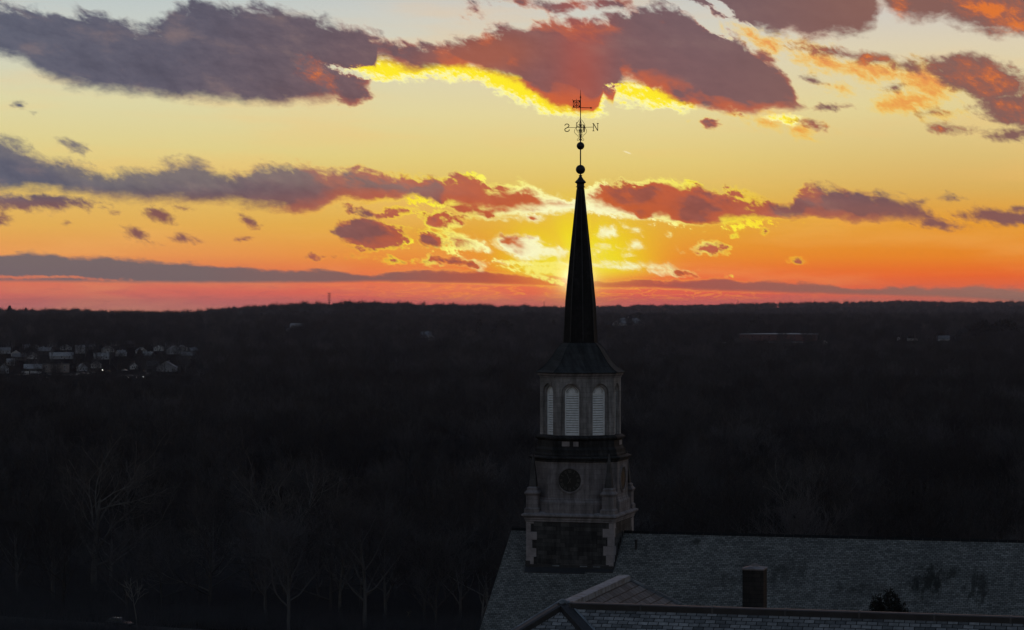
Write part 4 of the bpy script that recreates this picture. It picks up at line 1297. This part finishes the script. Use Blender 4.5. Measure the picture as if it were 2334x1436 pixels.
def cone_trunk(h, r):
    bm = new(); tube(bm, [(0, 0, -.3), (0, 0, h * .5), (0, 0, h * .97)], [r, r * .6, r * .1], 7)
    me = bpy.data.meshes.new('trunk'); bm.to_mesh(me); bm.free(); me.materials.append(M_bark); return me
def evergreen(x, y, z, h, r, n, label, seed, leaf=.16, shape=None, vis=0.0, group=None, name='evergreen_tree'):
    shape = shape or (lambda t: (1 - t) ** .75 * min(1, .5 + t * 3))
    o = thing(name, label, 'tree', (x, y, z), 0, group)
    link('trunk', cone_trunk(h, h * .016), o)
    link('crown', evergreen_mesh(seed, h, r, n, shape, leaf, vis), o)
    return o
egg = lambda t: math.sqrt(max(0.0, 1 - t ** 3.2)) * (.55 + .45 * min(1, t * 2))
def top_at(u, w, D): return (u - 1167) / FPX * D, CAM_Z + (698 - w) / FPX * D
def lobed(seed, h, lobes, n, leaf):
    """crown of several ragged pointed lobes: (dx, dy, drop of the tip, radius per metre)"""
    g = np.random.default_rng(seed); allc = []
    for dx, dy, drop, k in lobes:
        t = g.random(n) ** .55 * 5.5                     # metres below the tip
        a = g.uniform(0, 2 * math.pi, n)
        r = (k * t ** .62 + .03) * (.35 + .75 * np.sqrt(g.random(n))) * (1 + .25 * np.sin(a * 5 + t * 9) + .18 * np.sin(t * 17 + a))
        allc.append(np.stack([dx * np.minimum(1, .35 + t) + r * np.cos(a), dy + r * np.sin(a), h - drop - t], -1))
    c = np.concatenate(allc); N = len(c)
    u = g.normal(size=(N, 3)); u[:, 2] = np.abs(u[:, 2]); u /= np.linalg.norm(u, axis=1)[:, None]
    v = np.cross(u, g.normal(size=(N, 3))); v /= np.linalg.norm(v, axis=1)[:, None]
    s = leaf * g.uniform(.5, 1.7, N)[:, None]
    VV = np.stack([c - v * s * .3, c + v * s * .3, c + u * s * 1.8], 1).reshape(-1, 3)
    me = bpy.data.meshes.new('crown'); me.from_pydata(VV.tolist(), [], np.arange(N * 3).reshape(-1, 3).tolist()); me.materials.append(M_ever)
    return me
for u_, w_, lobes, lab, sd_ in (
    (2030, 1338, [(0, 0, 0, .42), (.45, .1, .35, .40), (-.30, 0, .22, .26), (.75, 0, .75, .36), (.2, .2, .12, .3)], 'larger ragged black evergreen top poking up behind the near ridge on the right', 5),
    (1999, 1350, [(0, 0, 0, .24), (-.14, 0, .2, .22), (.16, .1, .3, .2)], 'smaller black evergreen top beside the larger one behind the near ridge', 6)):
    x, zt = top_at(u_, w_, 116)
    o_ = thing('evergreen_tree', lab, 'tree', (x, 116, 15))
    link('trunk', cone_trunk(zt - 15, .24), o_)
    link('crown', lobed(sd_, zt - 15, lobes, 5200, .085), o_)
FAR_EVER = [
    (1455, 714, 3450, 9, 'dark round evergreen just behind the broad hip-roofed building'),
    (1436, 720, 3420, 5, 'small dark evergreen left of the round one behind the hip-roofed building'),
    (1725, 724, 2900, 9, 'dark evergreen standing above the left half of the flat brick school'),
    (1093, 729, 2700, 7, 'dark evergreen left of the white gabled house in the far wood'),
    (1146, 733, 2640, 12, 'broad dark evergreen clump directly behind the white gabled house'),
    (1262, 731, 2700, 6, 'pointed dark evergreen just left of the spire, far down the valley'),
    (2236, 738, 2350, 16, 'great dark evergreen mass at the right edge of the valley'),
    (2290, 733, 2450, 14, 'second dark evergreen mass, furthest right in the valley'),
    (183, 812, 1980, 6.5, 'dark evergreen in the middle of the town beside the narrow grey house'),
    (318, 800, 2060, 7, 'dark evergreen between the roofs on the right of the town'),
    (22, 698, 4600, 8, 'pointed evergreen breaking the skyline at the far left'),
    (59, 702, 4600, 6, 'lower pointed evergreen on the skyline right of the far left one'),
    (450, 716, 3900, 14, 'dark evergreens clump below the dip in the skyline'),
]
for i, (u, w, D, r, lab) in enumerate(FAR_EVER):
    x, zt = top_at(u, w, D); zg = gz(x, D)
    h = max(zt - zg, r * 1.6)
    evergreen(x, D, zt - h, h, r, 1600, lab, 20 + i, r * .16, egg if r > 8 else None)

# pale beech sprigs that kept their leaves
M_leaf = plain('withered_beech_leaves', (0.34, 0.27, 0.13), 0.8, 0.3, 3.0)
for k, (u, w, D, lab) in enumerate(((932, 1402, 396, 'young beech sprig with pale yellow leaves in the dark wood, nearer the church'), (803, 1440, 391, 'young beech sprig with pale yellow leaves at the bottom edge of the wood'))):
    x = (u - 1167) / FPX * D; z = CAM_Z + (698 - w) / FPX * D; zg = gz(x, D)
    o = thing('beech_sapling', lab, 'sapling', (x, D, zg))
    bm = new(); tube(bm, [(0, 0, -.1), (.05, 0, (z - zg) * .6), (0, 0, z - zg + .9)], [.05, .035, .01], 5)
    g = random.Random(k); hh = z - zg
    for j in range(6):
        zz = hh - .5 + j * .2; a = g.uniform(0, 6.28)
        tube(bm, [(0, 0, zz), (.25 * math.cos(a), .25 * math.sin(a), zz + .2)], [.012, .005], 4)
    part('stem', bm, M_twig, o)
    bm = new()
    for j in range(46):
        c = Vector((g.gauss(0, .16), g.gauss(0, .16), hh + g.uniform(-.6, .75)))
        d = Vector((g.uniform(-1, 1), g.uniform(-1, 1), g.uniform(-1, 1))).normalized(); e = d.orthogonal().normalized()
        bm.faces.new([bm.verts.new(c + q) for q in (-e * .03, d * .05, e * .03, -d * .06)])
    part('leaves', bm, M_leaf, o)

# ================================================================ cars
def car_parts(paint, glass, tyre, L=4.5, Wd=1.8):
    """returns a list of (name, mesh, [sub-parts]) for a saloon/hatch seen from afar"""
    res = []
    bm = new()
    sec = [(-L / 2, .42, .70, .80), (-L / 2 + .12, .30, .86, .88), (-L * .22, .24, .92, .90), (L * .12, .24, .90, .90), (L * .30, .26, .84, .88), (L / 2 - .12, .32, .70, .82), (L / 2, .42, .58, .70)]
    loft(bm, [[(x, -hw_, z0), (x, hw_, z0), (x, hw_, z1 - .12), (x, hw_ - .08, z1), (x, -hw_ + .08, z1), (x, -hw_, z1 - .12)] for x, z0, z1, hw_ in sec])
    me = bpy.data.meshes.new('body'); bm.normal_update(); bm.to_mesh(me); bm.free(); me.materials.append(paint); res.append(('body', me))
    bm = new()
    loft(bm, [[(-L * .40, -.74, .88), (L * .20, -.74, .86), (L * .20, .74, .86), (-L * .40, .74, .88)], [(-L * .33, -.62, 1.36), (L * .04, -.62, 1.38), (L * .04, .62, 1.38), (-L * .33, .62, 1.36)]])
    me = bpy.data.meshes.new('windows'); bm.normal_update(); bm.to_mesh(me); bm.free(); me.materials.append(glass); res.append(('windows', me))
    bm = new()
    loft(bm, [[(-L * .335, -.64, 1.365), (L * .045, -.64, 1.385), (L * .045, .64, 1.385), (-L * .335, .64, 1.365)], [(-L * .31, -.56, 1.43), (L * .02, -.56, 1.45), (L * .02, .56, 1.45), (-L * .31, .56, 1.43)]])
    me = bpy.data.meshes.new('roof'); bm.normal_update(); bm.to_mesh(me); bm.free(); me.materials.append(paint); res.append(('roof', me))
    for sx in (-.30, .31):
        for sy in (-1, 1):
            bm = new(); y = sy * .80
            loft(bm, [[(L * sx + .32 * math.cos(a), y - .1, .32 + .32 * math.sin(a)) for a in [2 * math.pi * i / 14 for i in range(14)]], [(L * sx + .32 * math.cos(a), y + .1, .32 + .32 * math.sin(a)) for a in [2 * math.pi * i / 14 for i in range(14)]]])
            me = bpy.data.meshes.new('wheel'); bm.normal_update(); bm.to_mesh(me); bm.free(); me.materials.append(tyre); res.append(('wheel', me))
    return res
def paintm(name, c, rough=.25):
    return mat(name, lambda n, b: {'Base Color': (*c, 1), 'Roughness': rough, 'Coat Weight': .6, 'Coat Roughness': .08})
M_tyre = plain('tyre_rubber', (0.012, 0.012, 0.012), .9, .1)
M_cglass = mat('car_glass', lambda n, b: {'Base Color': (.006, .007, .008, 1), 'Roughness': .06})
CARS = {k: car_parts(paintm('car_paint_' + k, c), M_cglass, M_tyre) for k, c in (('black', (.008, .008, .010)), ('white', (.72, .73, .75)), ('silver', (.36, .37, .39)), ('grey', (.10, .10, .11)))}
def put_car(kind, x, y, rz, label, group=None, name='parked_car'):
    o = thing(name, label, 'car', (x, y, gz(x, y) + .16), rz, group)
    for nm, me in CARS[kind]: link(nm, me, o)
    return o
def pxx(u, D): return (u - 1167) / FPX * D
put_car('black', pxx(266, 393), 395.5, R(-27), 'dark car with a shining roof edge parked by the lane at the bottom left')
put_car('silver', pxx(548, 528), 528, R(12), 'pale car half hidden under the bare trees, left of the slope')
put_car('silver', pxx(578, 494), 494, R(-8), 'pale car under the branches, a little nearer than the other one')
def car_row(us, ws, kinds, lab, grp):
    for u, w, k in zip(us, ws, kinds):
        p = at_px(u, w)
        put_car(k, p.x, p.y, rng.uniform(-.4, .4) + (math.pi / 2 if rng.random() < .3 else 0), lab, grp)
car_row([40, 58, 108, 113, 140, 152, 163, 171, 178, 186, 190, 201, 214, 247, 284, 330, 338], [857, 856, 862, 855, 860, 858, 857, 859, 855, 857, 854, 853, 851, 849, 846, 848, 853],
        ['silver', 'white', 'white', 'silver', 'grey', 'silver', 'white', 'grey', 'white', 'silver', 'grey', 'white', 'silver', 'grey', 'silver', 'white', 'silver'], 'small pale car parked among the houses of the town', 'cars parked in the town')
car_row([821, 826, 834, 846, 873, 909, 914, 919, 925, 932, 948, 953], [851, 850, 851, 852, 851, 850, 850, 851, 851, 852, 852, 852],
        ['silver', 'grey', 'silver', 'grey', 'grey', 'silver', 'white', 'silver', 'grey', 'silver', 'white', 'grey'], 'small car in the thin row of cars beyond the middle of the wood', 'row of cars beyond the wood')

# ================================================================ houses
M_clap = {'white': plain('white_clapboard', (.66, .67, .69), .7, .10), 'grey': plain('grey_clapboard', (.30, .31, .34), .7, .15), 'blue': plain('pale_blue_clapboard', (.30, .33, .38), .7, .12),
          'dark': plain('dark_shingle_wall', (.06, .058, .055), .8, .2), 'brick': plain('brown_brick', (.22, .185, .17), .85, .2, 1.0), 'red': plain('red_brick', (.115, .052, .046), .85, .2, 1.0), 'pale': plain('cream_clapboard', (.42, .41, .40), .7, .12)}
M_roof = {'pale': plain('pale_grey_shingles', (.30, .31, .33), .8, .2, 1.0), 'mid': plain('grey_shingles', (.18, .185, .20), .8, .25, 1.0), 'dark': plain('dark_shingles', (.035, .035, .038), .85, .3, 1.0), 'blue': plain('slate_blue_shingles', (.22, .25, .29), .8, .2, 1.0), 'tar': plain('tar_flat_roof', (.10, .095, .095), .9, .3, .5)}
M_win = mat('house_window_glass', lambda n, b: {'Base Color': (.010, .011, .013, 1), 'Roughness': .08})
def house(u, w, width, depth, wh, rh, rz, wall, roof, label, ridge='x', D=None, chim=True, cat='house', name='house', nwin=3, trim=True, group=None):
    p = at_px(u, w, D)
    o = thing(name, label, cat, (p.x, p.y, p.z), R(rz) - math.atan2(p.x, p.y), group)
    a, b = width / 2, depth / 2
    bm = new()
    loft(bm, [[(-a, -b, -.6), (a, -b, -.6), (a, b, -.6), (-a, b, -.6)], [(-a, -b, wh), (a, -b, wh), (a, b, wh), (-a, b, wh)]], True, True)
    if ridge == 'x':
        for s in (-1, 1): bm.faces.new([bm.verts.new(q) for q in ((s * a, -b, wh), (s * a, b, wh), (s * a, 0, wh + rh))])
    elif ridge == 'y':
        for s in (-1, 1): bm.faces.new([bm.verts.new(q) for q in ((-a, s * b, wh), (a, s * b, wh), (0, s * b, wh + rh))])
    part('wall', bm, M_clap[wall], o)
    bm = new(); e = .45; t = .18
    if ridge == 'flat':
        loft(bm, [[(-a - .1, -b - .1, wh + .002), (a + .1, -b - .1, wh + .002), (a + .1, b + .1, wh + .002), (-a - .1, b + .1, wh + .002)], [(-a - .1, -b - .1, wh + .5), (a + .1, -b - .1, wh + .5), (a + .1, b + .1, wh + .5), (-a - .1, b + .1, wh + .5)]])
    elif ridge == 'hip':
        k = min(a, b) * .95
        rx = max(a - k, .3); ry = max(b - k, .3) if b > a else .3
        loft(bm, [[(-a - e, -b - e, wh - .1), (a + e, -b - e, wh - .1), (a + e, b + e, wh - .1), (-a - e, b + e, wh - .1)], [(-a - e, -b - e, wh + .2), (a + e, -b - e, wh + .2), (a + e, b + e, wh + .2), (-a - e, b + e, wh + .2)], [(-rx, -.3, wh + rh), (rx, -.3, wh + rh), (rx, .3, wh + rh), (-rx, .3, wh + rh)]])
    else:
        A, B = (a, b) if ridge == 'x' else (b, a)
        sw_ = (lambda x, y, z: (x, y, z)) if ridge == 'x' else (lambda x, y, z: (-y, x, z))
        dr = rh / B * e
        for s in (-1, 1):
            lo = [sw_(x, s * (B + e), wh - dr + dz) for x in (-A - e, A + e) for dz in (.01, t)]
            hi_ = [sw_(x, 0, wh + rh + dz) for x in (-A - e, A + e) for dz in (.01, t)]
            loft(bm, [[lo[0], lo[2], lo[3], lo[1]], [hi_[0], hi_[2], hi_[3], hi_[1]]])
    r = part('roof', bm, M_roof[roof], o)
    if chim:
        bm = new(); cx_, cy_ = (a * .45, b * .15) if ridge != 'y' else (a * .2, b * .3)
        box(bm, cx_ - .4, cx_ + .4, cy_ - .4, cy_ + .4, wh, wh + rh + .9)
        part('chimney', bm, M_clap['brick'], r)
    rows = 1 if wh < 4.2 else (2 if wh < 7 else 2)
    for k in range(nwin):
        for j in range(rows):
            x = -a + width * (k + .5) / nwin; z = 1.1 + j * 2.6
            if z + 1.3 > wh: continue
            bm = new(); box(bm, x - .55, x + .55, -b - .05, -b - .012, z - .1, z + 1.4)
            f = part('window', bm, M_clap['white'] if trim else M_clap[wall], o)
            bm = new(); box(bm, x - .45, x + .45, -b - .08, -b - .052, z, z + 1.3); part('pane', bm, M_win, f)
    bm = new(); box(bm, a * .25 - .5, a * .25 + .5, -b - .06, -b - .013, -.1, .95 if wh < 3 else 1.0)
    part('door', bm, M_clap['dark'], o)
    return o
H_ = [
 (9, 851, 7.4, 9, 4.0, 3.4, 0, 'blue', 'dark', 'pale blue gable-fronted barn at the left edge of the town', 'y'),
 (24, 833, 6, 6, 3.0, 2.4, 8, 'grey', 'pale', 'small house with a pale roof just behind the blue barn', 'x'),
 (44, 821, 11, 7, 3.2, 2.6, -5, 'dark', 'mid', 'dark house with a grey roof up the slope behind the blue barn', 'x'),
 (76, 849, 13.5, 8, 3.2, 2.9, 2, 'dark', 'pale', 'long low building with a pale roof and dark front beside the brick block', 'x'),
 (127, 849, 20, 9, 6.0, .5, 1, 'brick', 'tar', 'brownish flat-roofed brick block in the middle of the town', 'flat'),
 (140, 818, 20, 8, 2.6, 3.0, 3, 'grey', 'pale', 'long house with a pale roof behind the brick block', 'x'),
 (182, 806, 7.5, 7, 6.6, 1.2, 12, 'grey', 'pale', 'tall narrow grey house, highest of the roofs above the brick block', 'x'),
 (103, 808, 12, 8, 3.6, 3.0, -20, 'dark', 'mid', 'dark house half hidden in trees left of the tall narrow one', 'x'),
 (231, 819, 12.5, 7, 2.8, 2.8, 4, 'grey', 'pale', 'house with a long pale roof behind the little gabled cottage', 'x'),
 (219, 839, 8.0, 8, 3.0, 2.9, -2, 'pale', 'mid', 'little pale gable-fronted cottage right of the brick block', 'y'),
 (187, 846, 6.5, 6, 3.0, 2.6, 18, 'grey', 'mid', 'small grey house tucked against the right end of the brick block', 'y'),
 (262, 788, 6.5, 6, 4.0, 2.4, 25, 'pale', 'dark', 'small pale gabled house highest in the trees above the town', 'y'),
 (296, 791, 10, 7, 3.6, 2.6, -8, 'dark', 'mid', 'dark house beside the highest pale gabled one', 'x'),
 (305, 842, 5.2, 6, 3.0, 2.2, 10, 'white', 'dark', 'tiny white house between the cottage and the blue-roofed house', 'y'),
 (344, 841, 11, 8, 3.0, 3.2, 30, 'dark', 'mid', 'dark house with one pale roof edge left of the blue-roofed house', 'x'),
 (380, 847, 15, 10, 3.4, 4.4, -8, 'grey', 'blue', 'broad house with a big slate blue roof at the right end of the town', 'y'),
 (398, 807, 13, 9, 4.0, 3.4, 14, 'grey', 'mid', 'grey house among trees above the blue-roofed house', 'y'),
 (430, 818, 12, 8, 3.0, 3.0, -12, 'dark', 'mid', 'last dim house among the trees on the right of the town', 'x'),
]
for h in H_:
    house(*h, trim=h[6 + 1] != 'dark')
for k in range(16):
    u_ = (12, 36, 62, 88, 118, 150, 205, 246, 276, 322, 338, 362, 388, 415, 440, 72)[k]
    w_ = (806, 812, 800, 795, 790, 798, 796, 803, 812, 806, 818, 800, 792, 800, 806, 818)[k]
    house(u_, w_, rng.uniform(6.5, 10), 7, rng.uniform(2.6, 3.4), rng.uniform(2.2, 3.2), rng.uniform(-40, 40), ('grey', 'pale', 'dark', 'white')[k % 4], ('mid', 'pale', 'mid')[k % 3], 'one of the small dim houses scattered among the trees behind the town', 'xy'[k % 2], chim=k % 2 == 0, nwin=2, group='small houses behind the town')
# white panels of the fence beside the long low building
for u0, u1, lab in ((49, 66, 'shorter white fence panel in front of the long low building'), (70, 94, 'longer white fence panel between the low building and the brick block')):
    p0, p1 = at_px(u0, 849, 1880), at_px(u1, 850, 1872)
    o = thing('white_fence', lab, 'fence', p0, math.atan2(p1.y - p0.y, p1.x - p0.x))
    L_ = math.hypot(p1.x - p0.x, p1.y - p0.y)
    bm = new(); box(bm, 0, L_, -.04, .04, .35, 2.0); part('boards', bm, M_clap['white'], o)
    for k in range(3):
        bm = new(); box(bm, L_ * k / 2 - .08, L_ * k / 2 + .08, -.13, -.045, -.2, 2.1); part('post', bm, M_clap['white'], o)
# lit filling-station roof
M_lamp = mat('lit_lamp', lambda n, b: {'Base Color': (.8, .8, .8, 1), 'Emission Color': (1.0, .95, .86, 1), 'Emission Strength': 5.0})
p = at_px(292, 868)
can = thing('lit_canopy', 'long pale flat canopy with small lit lamps under it, in front of the town', 'canopy', p, 0)
bm = new(); box(bm, -6.8, 6.8, -3, 3, 3.1, 3.8); part('canopy_roof', bm, M_clap['pale'], can)
for x in (-5.5, 0, 5.5):
    bm = new(); box(bm, x - .15, x + .15, -.15, .15, -.3, 3.098); part('post', bm, M_clap['grey'], can)
for x in (.6, 5.9):
    bm = new(); ball(bm, Vector((x, -2.6, 2.5)), .24, 10, 8); part('lamp', bm, M_lamp, can)
def lamp_post(u, w, D, h, lab, s=.26):
    p = at_px(u, w, D)
    o = thing('street_lamp', lab, 'lamp', p)
    bm = new(); tube(bm, [(0, 0, -.3), (0, 0, h), (0, -.5, h + .2)], [.09, .06, .05], 6); part('pole', bm, M_iron, o)
    bm = new(); ball(bm, Vector((0, -.6, h + .1)), s, 10, 8); part('lamp', bm, M_lamp, o)
lamp_post(327, 866, None, 2.0, 'lit street lamp right of the long pale canopy', .2)
lamp_post(234, 853, None, 3.0, 'bright street lamp in front of the little gabled cottage', .3)
# scattered buildings further off
house(678, 756, 16, 9, 5.8, 4.0, -14, 'white', 'pale', 'white house alone on the wooded hillside below the cell tower', 'x', nwin=4)
house(662, 757, 9, 6, 2.6, 2.0, -14, 'white', 'mid', 'low white garage at the left of the lone hillside house', 'x', chim=False, nwin=1, cat='garage', name='garage')
house(1433, 742, 42, 20, 2.6, 7.4, 6, 'pale', 'pale', 'broad hip-roofed building with a pale roof right of the spire', 'hip', chim=False, cat='building', name='hall_building', nwin=6)
bm = new(); loft(bm, [circ(1.2, 9.0, 8), circ(1.2, 11.0, 8), circ(.1, 12.4, 8)])
part('cupola', bm, M_clap['white'], [o for o in COL.objects if o.name == 'hall_building'][0])
sch = house(1775, 776, 82, 34, 6.4, .5, -4, 'red', 'tar', 'long flat-roofed red brick school across the valley', 'flat', chim=False, cat='school', name='school', nwin=9, trim=False)
bm = new()
loft(bm, [[(-43, -18, 6.905), (43, -18, 6.905), (43, 18, 6.905), (-43, 18, 6.905)], [(-4, -3, 7.9), (20, -3, 7.9), (20, 3, 7.9), (-4, 3, 7.9)]])
part('roof_deck', bm, M_roof['pale'], sch)
house(1787, 780, 38, 9, 2.4, .4, -4, 'dark', 'pale', 'low flat-roofed wing with a pale roof in front of the school', 'flat', chim=False, cat='building', name='low_wing', nwin=0, D=2590)
house(1650, 779, 4.0, 3, 2.4, .4, 0, 'white', 'tar', 'small white hut left of the long brick school', 'flat', chim=False, cat='hut', name='hut', nwin=1, D=2600)
house(1878, 786, 6, 5, 3.0, 2.4, 20, 'white', 'dark', 'small white cottage below the right end of the school', 'y', chim=False, nwin=1, D=2560)
house(2150, 777, 13, 7, 2.4, 3.0, 4, 'white', 'mid', 'white house with a small gable, far right in the valley', 'x', nwin=3)
house(2080, 777, 11, 6, 2.0, .5, 2, 'pale', 'pale', 'low pale shed left of the white house on the far right', 'flat', chim=False, cat='shed', name='shed', nwin=0)
house(2048, 776, 3.4, 3, 2.6, 1.2, 0, 'white', 'dark', 'tiny white hut left of the low pale shed', 'y', chim=False, cat='hut', name='hut', nwin=0)
house(970, 770, 13, 8, 3.6, 3.4, 10, 'grey', 'blue', 'dim grey house with a blue-grey roof among the mid valley trees', 'x')
house(985, 778, 8, 6, 3.0, 2.4, -10, 'dark', 'mid', 'dark little house just below the dim grey one', 'y', chim=False)
house(1128, 766, 8, 7, 3.4, 3.2, -24, 'white', 'dark', 'white gabled house in the valley left of the spire', 'y', nwin=2)

# ================================================================ masts on the skyline
def mast(u, wt_, wb, D, lab, arrays=0, r=.35, lattice=False):
    x = pxx(u, D); zb = gz(x, D) - 1; ztop = CAM_Z + (698 - wt_) / FPX * D
    o = thing('cell_tower' if arrays else 'radio_mast', lab, 'mast', (x, D, zb))
    h = ztop - zb
    bm = new()
    if lattice:
        for k in range(3):
            a = 2 * math.pi * k / 3
            tube(bm, [(2.2 * math.cos(a), 2.2 * math.sin(a), 0), (.35 * math.cos(a), .35 * math.sin(a), h)], .22, 5)
        for j in range(9):
            t0, t1 = j / 9, (j + 1) / 9
            for k in range(3):
                a, b = 2 * math.pi * k / 3, 2 * math.pi * (k + 1) / 3
                r0, r1 = 2.2 - 1.85 * t0, 2.2 - 1.85 * t1
                tube(bm, [(r0 * math.cos(a), r0 * math.sin(a), h * t0), (r1 * math.cos(b), r1 * math.sin(b), h * t1)], .12, 4)
    else:
        tube(bm, [(0, 0, 0), (0, 0, h)], [r * 1.6, r], 8)
    part('pole', bm, M_iron, o)
    for j in range(arrays):
        z = h - .8 - j * 4.1
        bm = new()
        w_ = (3.2, 3.0, 3.2, 3.6, 1.8)[j]
        for k in range(3):
            a = 2 * math.pi * k / 3 + .3
            c, s = math.cos(a), math.sin(a)
            tube(bm, [(0, 0, z), (c * w_ * .8, s * w_ * .8, z)], .14, 5)
            for q in (-1, 0, 1):
                px_, py_ = c * w_ * .85 - s * q * 1.25, s * w_ * .85 + c * q * 1.25
                box(bm, px_ - .22, px_ + .22, py_ - .2, py_ + .2, z - 1.1, z + 1.1)
            tube(bm, [(c * w_ * .8 + s * 1.6, s * w_ * .8 - c * 1.6, z), (c * w_ * .8 - s * 1.6, s * w_ * .8 + c * 1.6, z)], .10, 5)
        part('antenna_array', bm, M_iron, o)
    return o
mast(750.5, 668, 690, 4600, 'cell tower with stacked antenna rings on the left skyline', 5)
mast(1240, 687, 697, 5600, 'thin short mast on the skyline just left of the spire', 0, .45)
mast(1682, 683, 693, 7300, 'lattice mast on the skyline to the right of the spire', 0, .4, True)

# ================================================================ haze
bm = new()
zs = V[:, 2]
box(bm, -11500, 11500, -300, 12600, float(zs.min()) - 2.0, 82.0)
def hz():
    m = bpy.data.materials.new('haze'); m.use_nodes = True; t = m.node_tree; t.nodes.clear()
    v = t.nodes.new('ShaderNodeVolumePrincipled'); o = t.nodes.new('ShaderNodeOutputMaterial')
    v.inputs['Color'].default_value = (.40, .49, .68, 1)
    v.inputs['Density'].default_value = 3.7e-5
    v.inputs['Anisotropy'].default_value = 0.5
    t.links.new(v.outputs[0], o.inputs['Volume'])
    return m
hz_o = part('haze', bm, hz(), None)
hz_o['kind'] = 'stuff'
